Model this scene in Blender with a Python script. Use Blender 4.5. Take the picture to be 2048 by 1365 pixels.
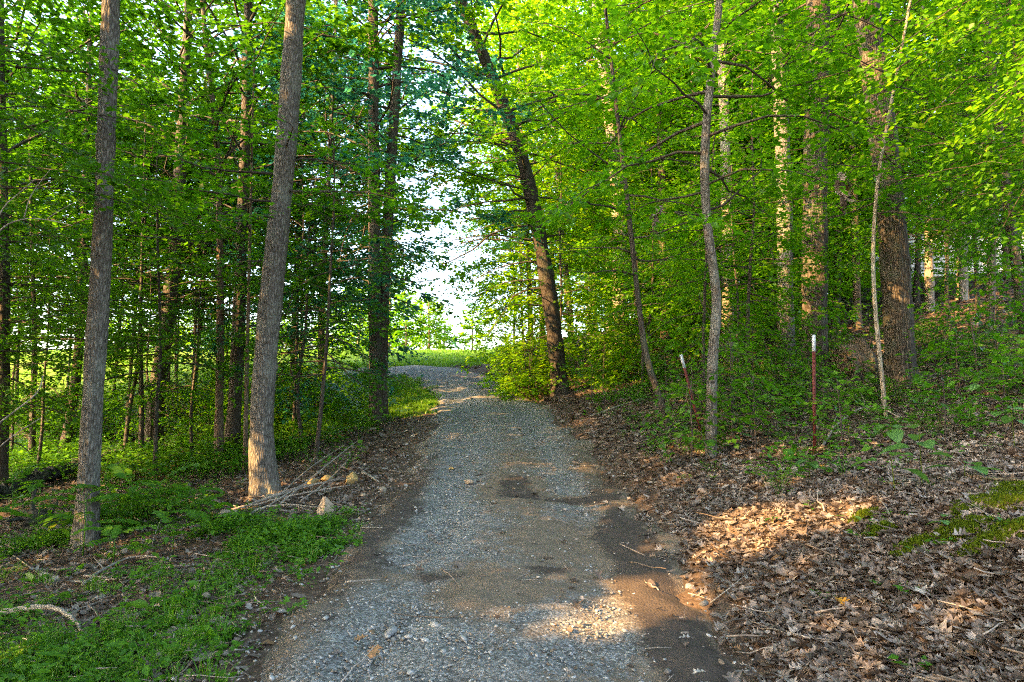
import bpy, math, random
import numpy as np
from mathutils import Vector, Matrix

scene = bpy.context.scene
COL = scene.collection
for o in list(bpy.data.objects):
    bpy.data.objects.remove(o)

# ------------------------------------------------------------------ camera
F = 1365.0                      # focal length in photograph pixels (2048 wide)
PITCH = math.radians(5.0)
CAM = np.array([0.0, 0.0, 1.6])
FWD = np.array([0, math.cos(PITCH), math.sin(PITCH)])
UPV = np.array([0, -math.sin(PITCH), math.cos(PITCH)])
RGT = np.array([1.0, 0, 0])
cam_data = bpy.data.cameras.new('camera')
cam = bpy.data.objects.new('camera', cam_data)
COL.objects.link(cam)
cam.location = CAM
cam.rotation_euler = (math.pi / 2 + PITCH, 0, 0)
cam_data.sensor_width = 36.0
cam_data.lens = 36.0 * F / 2048.0
cam_data.clip_start = 0.05
cam_data.clip_end = 2000
scene.camera = cam

# ------------------------------------------------------------------ sky, sun, exposure
SUN_EL = math.radians(27.0)
SUN_H = np.array([-0.88, -0.47]); SUN_H /= np.linalg.norm(SUN_H)      # towards the sun, over the ground
SUN = np.array([SUN_H[0] * math.cos(SUN_EL), SUN_H[1] * math.cos(SUN_EL), math.sin(SUN_EL)])
world = bpy.data.worlds.new('World'); scene.world = world
world.use_nodes = True
wn = world.node_tree.nodes; wl = world.node_tree.links
sky = wn.new('ShaderNodeTexSky'); sky.sky_type = 'NISHITA'; sky.sun_disc = False
sky.sun_elevation = SUN_EL
sky.sun_rotation = math.atan2(SUN_H[0], SUN_H[1])
sky.air_density = 1.0; sky.dust_density = 3.2; sky.ozone_density = 0.3
bg = wn['Background']; bg.inputs[1].default_value = 0.15
wl.new(sky.outputs[0], bg.inputs[0])
sd = bpy.data.lights.new('sun', 'SUN'); sd.energy = 3.9; sd.angle = math.radians(0.5); sd.color = (1.0, 0.58, 0.21)
sun = bpy.data.objects.new('sun', sd); COL.objects.link(sun)
sun.rotation_euler = Vector(-SUN).to_track_quat('-Z', 'Y').to_euler()
scene.view_settings.view_transform = 'Standard'
scene.view_settings.look = 'None'
scene.view_settings.exposure = 3.4
scene.view_settings.gamma = 1.0
scene.view_settings.use_curve_mapping = False
cy = scene.cycles
cy.use_denoising = False
cy.max_bounces = 8; cy.diffuse_bounces = 4; cy.glossy_bounces = 2; cy.transmission_bounces = 6
cy.transparent_max_bounces = 4
cy.sample_clamp_indirect = 3.0
cy.use_adaptive_sampling = False
cy.pixel_filter_type = 'BLACKMAN_HARRIS'; cy.filter_width = 1.15
cy.caustics_reflective = False; cy.caustics_refractive = False

R = np.random.RandomState(7)

def tag(o, label=None, cat=None, group=None, kind=None):
    if label: o['label'] = label
    if cat: o['category'] = cat
    if group: o['group'] = group
    if kind: o['kind'] = kind
    return o

def empty(name, loc, rz=0.0, s=1.0):
    o = bpy.data.objects.new(name, None); COL.objects.link(o)
    o.location = loc; o.rotation_euler = (0, 0, rz); o.scale = (s, s, s)
    o.empty_display_size = 0.2
    return o

def ob(name, mesh, parent=None, loc=None, rot=None, scl=None):
    o = bpy.data.objects.new(name, mesh); COL.objects.link(o)
    if parent is not None: o.parent = parent
    if loc is not None: o.location = loc
    if rot is not None: o.rotation_euler = rot
    if scl is not None: o.scale = (scl,) * 3 if np.isscalar(scl) else scl
    return o

def mesh_np(name, V, faces, mat=None, smooth=False, attrs=None):
    """faces: array (m,3) or (m,4), or a list of such arrays."""
    if not isinstance(faces, list): faces = [faces]
    faces = [np.asarray(f, np.int32) for f in faces if len(f)]
    V = np.asarray(V, np.float32)
    me = bpy.data.meshes.new(name)
    me.vertices.add(len(V)); me.vertices.foreach_set('co', V.ravel())
    loops = np.concatenate([f.ravel() for f in faces])
    sizes = np.concatenate([np.full(len(f), f.shape[1], np.int32) for f in faces])
    starts = np.concatenate([[0], np.cumsum(sizes)[:-1]]).astype(np.int32)
    me.loops.add(len(loops)); me.loops.foreach_set('vertex_index', loops)
    me.polygons.add(len(sizes)); me.polygons.foreach_set('loop_start', starts)
    if smooth: me.polygons.foreach_set('use_smooth', np.ones(len(sizes), bool))
    for k, a in (attrs or {}).items():
        at_ = me.attributes.new(k, 'FLOAT', 'POINT'); at_.data.foreach_set('value', np.asarray(a, np.float32))
    me.update(calc_edges=True)
    if mat: me.materials.append(mat)
    return me

class MB:
    """collects vertices and triangles / quads of ONE mesh"""
    def __init__(s): s.v = []; s.t = []; s.q = []; s.n = 0; s.mt = []; s.mq = []; s.slot = 0
    def add(s, V, tri=None, quad=None):
        V = np.asarray(V, float)
        s.v.append(V)
        if tri is not None and len(tri):
            s.t.append(np.asarray(tri) + s.n); s.mt.append(np.full(len(tri), s.slot))
        if quad is not None and len(quad):
            s.q.append(np.asarray(quad) + s.n); s.mq.append(np.full(len(quad), s.slot))
        s.n += len(V)
    def mesh(s, name, mat, smooth=False, offset=None):
        V = np.concatenate(s.v)
        if offset is not None: V = V - np.asarray(offset)
        fs = []
        if s.t: fs.append(np.concatenate(s.t))
        if s.q: fs.append(np.concatenate(s.q))
        me = mesh_np(name, V, fs, mat, smooth)
        sl = np.concatenate(s.mt + s.mq).astype(np.int32)
        if sl.any():
            me.materials.append(BARK['dark']); me.polygons.foreach_set('material_index', sl)
        return me

def at(px, py, depth):
    px = np.asarray(px, float)
    return CAM + depth * (FWD + (px - 1024) / F * RGT + (682.5 - py) / F * UPV)

def sstep(a, b, x):
    t = np.clip((np.asarray(x, float) - a) / (b - a), 0, 1)
    return t * t * (3 - 2 * t)

# ------------------------------------------------------------------ terrain
_py = np.arange(-80, 420, 0.5)
_pz = np.interp(_py, [-80, -30, 0, 4, 9.4, 14, 22, 28, 40, 55, 80, 150, 420],
                [-4, -1.5, -0.15, 0.0, 0.44, 0.9, 1.75, 2.8, 4.45, 5.5, 5.8, 4.5, -8])
_k = np.hanning(15); _k /= _k.sum()
_pzs = np.convolve(np.pad(_pz, 7, mode='edge'), _k, 'valid')
PATH = np.array([(-0.9, -40), (-0.5, -12), (-0.15, 0), (-0.1, 4), (0.0, 9.4), (-0.2, 14), (-0.5, 18), (-0.95, 22), (-1.75, 25.4),
                 (-3.0, 28.0), (-5.0, 29.7), (-7.6, 30.8)], float)
def path_c(y):
    return np.interp(np.minimum(y, 28.0), PATH[:10, 1], PATH[:10, 0])
def sines(x, y):
    return (np.sin(x * .9 + 1.3 * np.sin(y * .37)) * .35 + np.sin(y * 1.1 + x * .5 + 2) * .3 + np.sin(x * 2.3 - y * 1.7) * .18
            + np.sin(x * 4.1 + y * 3.3 + 1) * .09 + np.sin(-x * 6.7 + y * 5.9) * .05)
def path_d(x, y):
    """distance to the path's centre line"""
    x = np.asarray(x, float); y = np.asarray(y, float)
    best = np.full(np.broadcast(x, y).shape, 1e9)
    for (ax, ay), (bx, by) in zip(PATH[:-1], PATH[1:]):
        dx, dy = bx - ax, by - ay
        t = np.clip(((x - ax) * dx + (y - ay) * dy) / (dx * dx + dy * dy), 0, 1)
        best = np.minimum(best, np.hypot(x - ax - t * dx, y - ay - t * dy))
    return best
def base_z(x, y):
    x = np.asarray(x, float); y = np.asarray(y, float)
    z = np.interp(y, _py, _pzs)
    u = x - path_c(y)
    ur = np.clip(u - 1.55, 0, None)
    ur = np.where(ur < 26, ur, 26 + (ur - 26) * .35)
    z = z + .10 * sstep(1.4, 2.2, u) + .165 * ur
    z = z + .38 * sstep(1.9, 3.4, u) * (1 - sstep(5.0, 9.0, y)) * sstep(-4, 1, y)
    ul = np.clip(-u - 1.35, 0, None)
    ul = 13 * np.tanh(ul / 13)
    z = z - .155 * ul * (1 - sstep(22, 42, y)) * (1 - .5 * sstep(0, -12, y))
    return z
def gz(x, y):
    x = np.asarray(x, float); y = np.asarray(y, float)
    d = path_d(x, y)
    n = sines(x, y) * .05 * sstep(1.3, 3, d)
    return base_z(x, y) + n - .07 * (1 - sstep(1.35, 1.75, d))
def path_z(x, y):
    return base_z(x, y) + .012

# ------------------------------------------------------------------ materials
def newmat(name):
    m = bpy.data.materials.new(name); m.use_nodes = True
    nt = m.node_tree; nt.nodes.clear()
    out = nt.nodes.new('ShaderNodeOutputMaterial')
    return m, nt, nt.nodes, nt.links, out

def ramp(N, stops, interp='LINEAR'):
    r = N.new('ShaderNodeValToRGB'); e = r.color_ramp.elements; r.color_ramp.interpolation = interp
    while len(e) < len(stops): e.new(0.5)
    for el, (p, c) in zip(e, stops): el.position = p; el.color = (*c, 1)
    return r

def leaf_mat(name, cols, trans, tf=0.42, rough=0.45, spec=0.35):
    """green leaf: diffuse + translucent; hue differs leaf by leaf and tree by tree"""
    m, nt, N, L, out = newmat(name)
    g = N.new('ShaderNodeNewGeometry')
    oi = N.new('ShaderNodeObjectInfo')
    ma = N.new('ShaderNodeMath'); ma.operation = 'MULTIPLY_ADD'; ma.inputs[1].default_value = .62; 
    L.new(g.outputs['Random Per Island'], ma.inputs[0])
    mb = N.new('ShaderNodeMath'); mb.operation = 'MULTIPLY'; mb.inputs[1].default_value = .38
    L.new(oi.outputs['Random'], mb.inputs[0]); L.new(mb.outputs[0], ma.inputs[2])
    r1 = ramp(N, [(.96 * i / (len(cols) - 1), c) for i, c in enumerate(cols)] + [(.99, (.20, .20, .012))]); L.new(ma.outputs[0], r1.inputs[0])
    r2 = ramp(N, [(i / (len(trans) - 1), c) for i, c in enumerate(trans)]); L.new(ma.outputs[0], r2.inputs[0])
    p = N.new('ShaderNodeBsdfPrincipled'); p.inputs['Roughness'].default_value = rough
    p.inputs['Specular IOR Level'].default_value = spec
    L.new(r1.outputs[0], p.inputs['Base Color'])
    t = N.new('ShaderNodeBsdfTranslucent'); L.new(r2.outputs[0], t.inputs[0])
    mx = N.new('ShaderNodeMixShader'); mx.inputs[0].default_value = tf
    L.new(p.outputs[0], mx.inputs[1]); L.new(t.outputs[0], mx.inputs[2]); L.new(mx.outputs[0], out.inputs[0])
    return m

LEAF = {
    'maple': leaf_mat('maple_leaf', [(.026, .095, .003), (.045, .14, .004), (.078, .185, .005)], [(.08, .28, .004), (.14, .40, .005), (.24, .47, .006)], tf=.48),
    'deep': leaf_mat('deep_green_leaf', [(.024, .088, .004), (.038, .118, .005), (.055, .145, .006)], [(.07, .24, .005), (.11, .32, .006), (.15, .37, .007)], tf=.45),
    'sky_glow': leaf_mat('sky_glow_tinted_leaf', [(.016, .085, .060), (.024, .105, .070), (.040, .125, .030)], [(.03, .22, .15), (.05, .28, .18), (.10, .34, .06)], tf=.48, rough=.34, spec=.55),  # bluish glow fringing leaves against the bright sky, put into the leaf colour
    'gold': leaf_mat('yellow_green_leaf', [(.055, .16, .003), (.08, .20, .004), (.12, .215, .005)], [(.17, .44, .004), (.24, .52, .005), (.36, .54, .007)], tf=.5),
    'weed': leaf_mat('weed_leaf', [(.035, .12, .006), (.055, .16, .008), (.085, .19, .012)], [(.10, .30, .008), (.14, .36, .010), (.18, .40, .014)], tf=.35),
    'sage': leaf_mat('broad_seedling_leaf', [(.05, .14, .02), (.07, .17, .035), (.09, .19, .07)], [(.12, .28, .03), (.15, .32, .04), (.18, .34, .06)], tf=.35, spec=.5),
    'grass': leaf_mat('lawn_grass', [(.065, .17, .006), (.09, .21, .008), (.13, .24, .012)], [(.16, .36, .008), (.20, .40, .012), (.26, .42, .018)], tf=.35),
    'moss': leaf_mat('moss_green', [(.045, .075, .004), (.065, .10, .005), (.10, .13, .007)], [(.08, .13, .006), (.10, .15, .007), (.12, .17, .008)], tf=.2, rough=.9, spec=.1),
}

def bark_mat(name, lo, mid, hi, scale=1.0, stretch=7.0, bump=.6, lichen=None, furrow=1.0):
    m, nt, N, L, out = newmat(name)
    tc = N.new('ShaderNodeTexCoord'); mp = N.new('ShaderNodeMapping')
    mp.inputs['Scale'].default_value = (stretch * 5 * scale, stretch * 5 * scale, 5 * scale)
    L.new(tc.outputs['Object'], mp.inputs[0])
    n1 = N.new('ShaderNodeTexNoise'); n1.inputs['Scale'].default_value = 1.0; n1.inputs['Detail'].default_value = 6; n1.inputs['Roughness'].default_value = .62
    n1.inputs['Distortion'].default_value = .6
    L.new(mp.outputs[0], n1.inputs[0])
    v = N.new('ShaderNodeTexVoronoi'); v.feature = 'DISTANCE_TO_EDGE'; v.inputs['Scale'].default_value = .8
    L.new(mp.outputs[0], v.inputs[0])
    vm = N.new('ShaderNodeMapRange'); vm.inputs[1].default_value = 0; vm.inputs[2].default_value = .35
    L.new(v.outputs['Distance'], vm.inputs[0])
    mul = N.new('ShaderNodeMath'); mul.operation = 'MULTIPLY_ADD'; mul.inputs[1].default_value = .45 * furrow
    L.new(vm.outputs[0], mul.inputs[0]); L.new(n1.outputs[0], mul.inputs[2])
    sc = N.new('ShaderNodeMath'); sc.operation = 'MULTIPLY'; sc.inputs[1].default_value = 1.0 / (1 + .45 * furrow) * 1.15
    L.new(mul.outputs[0], sc.inputs[0])
    r = ramp(N, [(.25, lo), (.5, mid), (.78, hi)]); L.new(sc.outputs[0], r.inputs[0])
    n2 = N.new('ShaderNodeTexNoise'); n2.inputs['Scale'].default_value = 2.6; n2.inputs['Detail'].default_value = 5
    L.new(tc.outputs['Object'], n2.inputs[0])
    r2 = ramp(N, [(.5, (0, 0, 0)), (.68, (1, 1, 1))]); L.new(n2.outputs[0], r2.inputs[0])
    mx = N.new('ShaderNodeMix'); mx.data_type = 'RGBA'
    mf = N.new('ShaderNodeMath'); mf.operation = 'MULTIPLY'; mf.inputs[1].default_value = .7 if lichen else .0
    L.new(r2.outputs[0], mf.inputs[0]); L.new(mf.outputs[0], mx.inputs[0])
    L.new(r.outputs[0], mx.inputs[6]); mx.inputs[7].default_value = (*(lichen or (0, 0, 0)), 1)
    b = N.new('ShaderNodeBump'); b.inputs['Strength'].default_value = bump; b.inputs['Distance'].default_value = .045
    L.new(sc.outputs[0], b.inputs['Height'])
    p = N.new('ShaderNodeBsdfPrincipled'); p.inputs['Roughness'].default_value = .9; p.inputs['Specular IOR Level'].default_value = .15
    L.new(mx.outputs[2], p.inputs['Base Color']); L.new(b.outputs[0], p.inputs['Normal']); L.new(p.outputs[0], out.inputs[0])
    return m

BARK = {
    'grey': bark_mat('grey_bark', (.034, .030, .026), (.125, .113, .10), (.235, .218, .197), 2.0, 3.6, 1.0, (.21, .215, .185)),
    'brown': bark_mat('brown_bark', (.045, .032, .022), (.13, .092, .065), (.24, .18, .13), 1.8, 4, .9, (.15, .15, .10)),
    'black': bark_mat('blackish_bark', (.012, .010, .009), (.036, .029, .024), (.08, .068, .058), 1.8, 4, .9, (.05, .055, .042)),
    'dark': bark_mat('dark_bark', (.022, .018, .015), (.065, .053, .044), (.13, .112, .095), 1.8, 4, .9, (.085, .095, .07)),
    'oak': bark_mat('furrowed_oak_bark', (.02, .016, .013), (.07, .057, .046), (.15, .13, .105), 1.15, 6.5, 1.0, (.10, .105, .08), 1.3),
    'pale': bark_mat('pale_bark', (.10, .078, .055), (.25, .205, .155), (.40, .35, .29), 1.7, 4, .8, (.30, .31, .26)),
    'dead': bark_mat('dead_wood', (.10, .085, .07), (.24, .205, .175), (.40, .36, .32), 2.6, 5, .5, (.30, .31, .28)),
    'log': bark_mat('rotting_log_bark', (.02, .022, .02), (.05, .05, .045), (.11, .11, .10), 1.6, 4, .8, (.06, .09, .04)),
}

def simple_mat(name, c1, c2, scale=8, rough=.8, bump=.3, spec=.2, detail=6, bscale=None):
    m, nt, N, L, out = newmat(name)
    tc = N.new('ShaderNodeTexCoord')
    n = N.new('ShaderNodeTexNoise'); n.inputs['Scale'].default_value = scale; n.inputs['Detail'].default_value = detail; n.inputs['Roughness'].default_value = .65
    L.new(tc.outputs['Object'], n.inputs[0])
    r = ramp(N, [(.32, c1), (.68, c2)]); L.new(n.outputs[0], r.inputs[0])
    b = N.new('ShaderNodeBump'); b.inputs['Strength'].default_value = bump; b.inputs['Distance'].default_value = .02
    L.new(n.outputs[0], b.inputs['Height'])
    p = N.new('ShaderNodeBsdfPrincipled'); p.inputs['Roughness'].default_value = rough; p.inputs['Specular IOR Level'].default_value = spec
    L.new(r.outputs[0], p.inputs['Base Color']); L.new(b.outputs[0], p.inputs['Normal']); L.new(p.outputs[0], out.inputs[0])
    return m

def random_mat(name, stops, rough=.8, spec=.2, trans=None):
    """colour chosen per scattered piece"""
    m, nt, N, L, out = newmat(name)
    oi = N.new('ShaderNodeObjectInfo')
    r = ramp(N, stops); L.new(oi.outputs['Random'], r.inputs[0])
    tc = N.new('ShaderNodeTexCoord')
    n = N.new('ShaderNodeTexNoise'); n.inputs['Scale'].default_value = 6; n.inputs['Detail'].default_value = 4
    L.new(tc.outputs['Object'], n.inputs[0])
    mr = N.new('ShaderNodeMapRange'); mr.inputs[1].default_value = .3; mr.inputs[2].default_value = .7; mr.inputs[3].default_value = .7; mr.inputs[4].default_value = 1.2
    L.new(n.outputs[0], mr.inputs[0])
    mx = N.new('ShaderNodeMix'); mx.data_type = 'RGBA'; mx.blend_type = 'MULTIPLY'; mx.inputs[0].default_value = 1
    L.new(r.outputs[0], mx.inputs[6]); L.new(mr.outputs[0], mx.inputs[7])
    p = N.new('ShaderNodeBsdfPrincipled'); p.inputs['Roughness'].default_value = rough; p.inputs['Specular IOR Level'].default_value = spec
    L.new(mx.outputs[2], p.inputs['Base Color'])
    if trans:
        t = N.new('ShaderNodeBsdfTranslucent'); L.new(mx.outputs[2], t.inputs[0])
        ms = N.new('ShaderNodeMixShader'); ms.inputs[0].default_value = trans
        L.new(p.outputs[0], ms.inputs[1]); L.new(t.outputs[0], ms.inputs[2]); L.new(ms.outputs[0], out.inputs[0])
    else:
        L.new(p.outputs[0], out.inputs[0])
    return m

M_DEADLEAF = random_mat('fallen_leaf_brown', [(0, (.055, .040, .032)), (.2, (.115, .084, .066)), (.42, (.185, .143, .118)), (.6, (.15, .125, .113)), (.78, (.25, .205, .178)), (.92, (.33, .288, .262)), (1, (.20, .11, .05))], .75, .25, .12)
M_STONE = random_mat('gravel_stone', [(0, (.085, .08, .076)), (.3, (.18, .175, .17)), (.55, (.245, .243, .24)), (.8, (.37, .37, .372)), (.9, (.19, .145, .10)), (1, (.13, .09, .055))], .75, .3)
M_TWIG = random_mat('fallen_twig', [(0, (.10, .075, .055)), (.5, (.22, .18, .15)), (1, (.32, .28, .25))], .85, .15)

def ground_material():
    m, nt, N, L, out = newmat('forest_floor_soil')
    tc = N.new('ShaderNodeTexCoord')
    at_ = N.new('ShaderNodeAttribute'); at_.attribute_name = 'grass'
    n = N.new('ShaderNodeTexNoise'); n.inputs['Scale'].default_value = 1.3; n.inputs['Detail'].default_value = 9; n.inputs['Roughness'].default_value = .7
    L.new(tc.outputs['Object'], n.inputs[0])
    nf = N.new('ShaderNodeTexNoise'); nf.inputs['Scale'].default_value = 19; nf.inputs['Detail'].default_value = 6; nf.inputs['Roughness'].default_value = .7
    L.new(tc.outputs['Object'], nf.inputs[0])
    r1 = ramp(N, [(.3, (.045, .03, .022)), (.5, (.10, .07, .052)), (.7, (.19, .14, .105))]); L.new(nf.outputs[0], r1.inputs[0])
    r2 = ramp(N, [(.3, (.09, .17, .016)), (.52, (.14, .22, .022)), (.72, (.20, .26, .035))]); 
    ad = N.new('ShaderNodeMath'); ad.operation = 'MULTIPLY_ADD'; ad.inputs[1].default_value = .4
    L.new(nf.outputs[0], ad.inputs[0])
    a2 = N.new('ShaderNodeMath'); a2.operation = 'MULTIPLY'; a2.inputs[1].default_value = .6; L.new(n.outputs[0], a2.inputs[0]); L.new(a2.outputs[0], ad.inputs[2])
    L.new(ad.outputs[0], r2.inputs[0])
    mk = N.new('ShaderNodeMath'); mk.operation = 'MULTIPLY_ADD'; mk.inputs[1].default_value = .9
    L.new(n.outputs[0], mk.inputs[0])
    sb = N.new('ShaderNodeMath'); sb.operation = 'SUBTRACT'; sb.inputs[1].default_value = .45; L.new(at_.outputs['Fac'], sb.inputs[0]); L.new(sb.outputs[0], mk.inputs[2])
    rm = ramp(N, [(.4, (0, 0, 0)), (.6, (1, 1, 1))]); L.new(mk.outputs[0], rm.inputs[0])
    mx = N.new('ShaderNodeMix'); mx.data_type = 'RGBA'
    L.new(rm.outputs[0], mx.inputs[0]); L.new(r1.outputs[0], mx.inputs[6]); L.new(r2.outputs[0], mx.inputs[7])
    b = N.new('ShaderNodeBump'); b.inputs['Strength'].default_value = .8; b.inputs['Distance'].default_value = .05; L.new(nf.outputs[0], b.inputs['Height'])
    p = N.new('ShaderNodeBsdfPrincipled'); p.inputs['Roughness'].default_value = .95; p.inputs['Specular IOR Level'].default_value = .1
    L.new(mx.outputs[2], p.inputs['Base Color']); L.new(b.outputs[0], p.inputs['Normal']); L.new(p.outputs[0], out.inputs[0])
    return m

def path_material():
    m, nt, N, L, out = newmat('gravel_and_dirt')
    tc = N.new('ShaderNodeTexCoord')
    gm = N.new('ShaderNodeAttribute'); gm.attribute_name = 'gravel'
    mud = N.new('ShaderNodeAttribute'); mud.attribute_name = 'mud'
    def noise(s, d=6, ro=.65):
        n = N.new('ShaderNodeTexNoise'); n.inputs['Scale'].default_value = s; n.inputs['Detail'].default_value = d; n.inputs['Roughness'].default_value = ro
        L.new(tc.outputs['Object'], n.inputs[0]); return n
    nb, nm, nf = noise(1.6, 8), noise(9, 6), noise(60, 5)
    v = N.new('ShaderNodeTexVoronoi'); v.inputs['Scale'].default_value = 58; L.new(tc.outputs['Object'], v.inputs[0])
    hs = N.new('ShaderNodeSeparateColor'); L.new(v.outputs['Color'], hs.inputs[0])
    rg = ramp(N, [(0, (.07, .067, .063)), (.4, (.135, .132, .128)), (.75, (.205, .204, .203)), (1, (.30, .30, .302))]); L.new(hs.outputs[0], rg.inputs[0])
    rd = ramp(N, [(.3, (.08, .059, .042)), (.5, (.155, .118, .087)), (.72, (.26, .205, .152))])
    mxn = N.new('ShaderNodeMix'); mxn.data_type = 'RGBA'; mxn.inputs[0].default_value = .5
    L.new(nm.outputs['Color'], mxn.inputs[6]); L.new(nf.outputs['Color'], mxn.inputs[7]); L.new(mxn.outputs[2], rd.inputs[0])
    # gravel mask = attribute + noise
    a = N.new('ShaderNodeMath'); a.operation = 'ADD'; L.new(gm.outputs['Fac'], a.inputs[0]); L.new(nb.outputs[0], a.inputs[1])
    a2 = N.new('ShaderNodeMath'); a2.operation = 'MULTIPLY_ADD'; a2.inputs[1].default_value = .7; L.new(nm.outputs[0], a2.inputs[0]); L.new(a.outputs[0], a2.inputs[2])
    ra = ramp(N, [(.82, (0, 0, 0)), (1.0, (1, 1, 1))])
    a4 = N.new('ShaderNodeMath'); a4.operation = 'MULTIPLY_ADD'; a4.inputs[1].default_value = .6; L.new(nf.outputs[0], a4.inputs[0]); L.new(a2.outputs[0], a4.inputs[2])
    a3 = N.new('ShaderNodeMath'); a3.operation = 'MULTIPLY_ADD'; a3.inputs[1].default_value = .72; a3.inputs[2].default_value = -.216; L.new(a4.outputs[0], a3.inputs[0]); L.new(a3.outputs[0], ra.inputs[0])
    mx = N.new('ShaderNodeMix'); mx.data_type = 'RGBA'; L.new(ra.outputs[0], mx.inputs[0]); L.new(rd.outputs[0], mx.inputs[6]); L.new(rg.outputs[0], mx.inputs[7])
    # damp dark soil
    rmud = ramp(N, [(.3, (.035, .026, .022)), (.7, (.085, .066, .055))]); L.new(mxn.outputs[2], rmud.inputs[0])
    mm = N.new('ShaderNodeMath'); mm.operation = 'ADD'; L.new(mud.outputs['Fac'], mm.inputs[0]); L.new(nb.outputs[0], mm.inputs[1])
    mm2 = ramp(N, [(.78, (0, 0, 0)), (.92, (1, 1, 1))])
    mf1 = N.new('ShaderNodeMath'); mf1.operation = 'MULTIPLY_ADD'; mf1.inputs[1].default_value = .55; L.new(nm.outputs[0], mf1.inputs[0]); L.new(mm.outputs[0], mf1.inputs[2])
    mf2 = N.new('ShaderNodeMath'); mf2.operation = 'MULTIPLY_ADD'; mf2.inputs[1].default_value = .45; L.new(nf.outputs[0], mf2.inputs[0]); L.new(mf1.outputs[0], mf2.inputs[2])
    mf3 = N.new('ShaderNodeMath'); mf3.operation = 'SUBTRACT'; mf3.inputs[1].default_value = .5; L.new(mf2.outputs[0], mf3.inputs[0]); L.new(mf3.outputs[0], mm2.inputs[0])
    mx2 = N.new('ShaderNodeMix'); mx2.data_type = 'RGBA'; L.new(mm2.outputs[0], mx2.inputs[0]); L.new(mx.outputs[2], mx2.inputs[6]); L.new(rmud.outputs[0], mx2.inputs[7])
    bh = N.new('ShaderNodeMath'); bh.operation = 'MULTIPLY_ADD'; bh.inputs[1].default_value = -.6
    L.new(v.outputs['Distance'], bh.inputs[0]); L.new(nf.outputs[0], bh.inputs[2])
    b = N.new('ShaderNodeBump'); b.inputs['Strength'].default_value = .7; b.inputs['Distance'].default_value = .02; L.new(bh.outputs[0], b.inputs['Height'])
    p = N.new('ShaderNodeBsdfPrincipled'); p.inputs['Roughness'].default_value = .85; p.inputs['Specular IOR Level'].default_value = .25
    L.new(mx2.outputs[2], p.inputs['Base Color']); L.new(b.outputs[0], p.inputs['Normal']); L.new(p.outputs[0], out.inputs[0])
    return m

# ------------------------------------------------------------------ ground sheet and gravel drive
def grass_mask(x, y):
    u = x - path_c(y)
    verge = sstep(-1.1, -1.8, u) * sstep(16.5, 20, y + .6 * np.sin(x)) * sstep(-7, -4.5, u)
    field_l = sstep(26.5, 30, y + .8 * np.sin(x * .7)) * sstep(.9, -.4, u)
    field_f = sstep(29.5, 32, y + .5 * np.sin(x)) * sstep(3.6 + (y - 30) * .13, 2.0 + (y - 30) * .13, u)
    return np.clip(np.maximum(np.maximum(verge, field_l), field_f), 0, 1)

def build_ground():
    rr = np.concatenate([np.linspace(.15, 12, 95), np.geomspace(12.15, 420, 95)])
    th = np.linspace(0, 2 * np.pi, 361)[:-1]
    RR, TH = np.meshgrid(rr, th, indexing='ij')
    X = RR * np.sin(TH); Y = RR * np.cos(TH)
    Z = gz(X, Y) + .012 * np.sin(X * 13 + Y * 7) * np.sin(Y * 11 - X * 5)
    V = np.stack([X, Y, Z], -1).reshape(-1, 3)
    n0, n1 = RR.shape
    i, j = np.meshgrid(np.arange(n0 - 1), np.arange(n1), indexing='ij')
    a = i * n1 + j; b = i * n1 + (j + 1) % n1; c = (i + 1) * n1 + (j + 1) % n1; d = (i + 1) * n1 + j
    Q = np.stack([a, d, c, b], -1).reshape(-1, 4)[:, ::-1]
    g = grass_mask(V[:, 0], V[:, 1])
    V = np.vstack([V, [[0, 0, float(gz(0., 0.))]]])
    hub = np.stack([np.full(n1, len(V) - 1), (np.arange(n1) + 1) % n1, np.arange(n1)], -1)
    me = mesh_np('forest_floor', V, [Q[:, ::-1], hub], ground_material(), True, {'grass': np.append(g, 0)})
    o = ob('forest_floor', me); tag(o, 'brown leaf-strewn woodland floor running into a sunlit mown field', 'ground', kind='structure')
build_ground()

def path_masks(s, u, x, y):
    """gravel and damp-soil masks over the drive: u across, y along"""
    leftband = np.exp(-((u + .75) / .50) ** 2)
    mid = np.exp(-((u - .05) / .35) ** 2)
    rightband = np.exp(-((u - .75) / .40) ** 2)
    near = 1 - sstep(5.5, 9, y)
    g = .22 + .50 * leftband + .08 * mid * near + .34 * rightband * (1 - near) + .22 * sstep(11, 15, y) + .10 * near * rightband
    for (bx, by, rx, ry, k) in [(-.25, 5.35, .55, .22, -.55), (-.75, 5.9, .6, .25, -.4), (.05, 9.2, .35, .5, -.5), (.55, 8.6, .9, .18, -.5), (.55, 6.9, .45, .6, -.35), (.6, 4.9, .5, .6, .25), (-.2, 4.3, .8, .4, .25)]:
        g = g + k * np.exp(-((x - bx) / rx) ** 2 - ((y - by) / ry) ** 2)
    m = .10 * np.ones_like(g)
    rut = 1.25 + .0 * y
    m = m + .72 * np.exp(-((u - 1.16) / .25) ** 2) * (1 - sstep(5.6, 8.5, y + .3 * np.sin(x * 9))) + .26 * np.exp(-((u - 1.2) / .30) ** 2) * sstep(6.5, 9, y) * (1 - sstep(11, 14, y))
    for (bx, by, rx, ry, k) in [(.05, 9.3, .28, .55, .5), (.5, 8.65, .8, .10, .55), (-.62, 5.75, .45, .14, .3), (.35, 5.9, .25, .10, .45), (1.15, 7.0, .3, .5, .45), (-.2, 8.9, .35, .12, .25), (-1.35, 6.5, .3, 3, .3), (-1.3, 10, .25, 3, .25)]:
        m = m + k * np.exp(-((x - bx) / rx) ** 2 - ((y - by) / ry) ** 2)
    return np.clip(g, 0, 1), np.clip(m, 0, 1)

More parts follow.
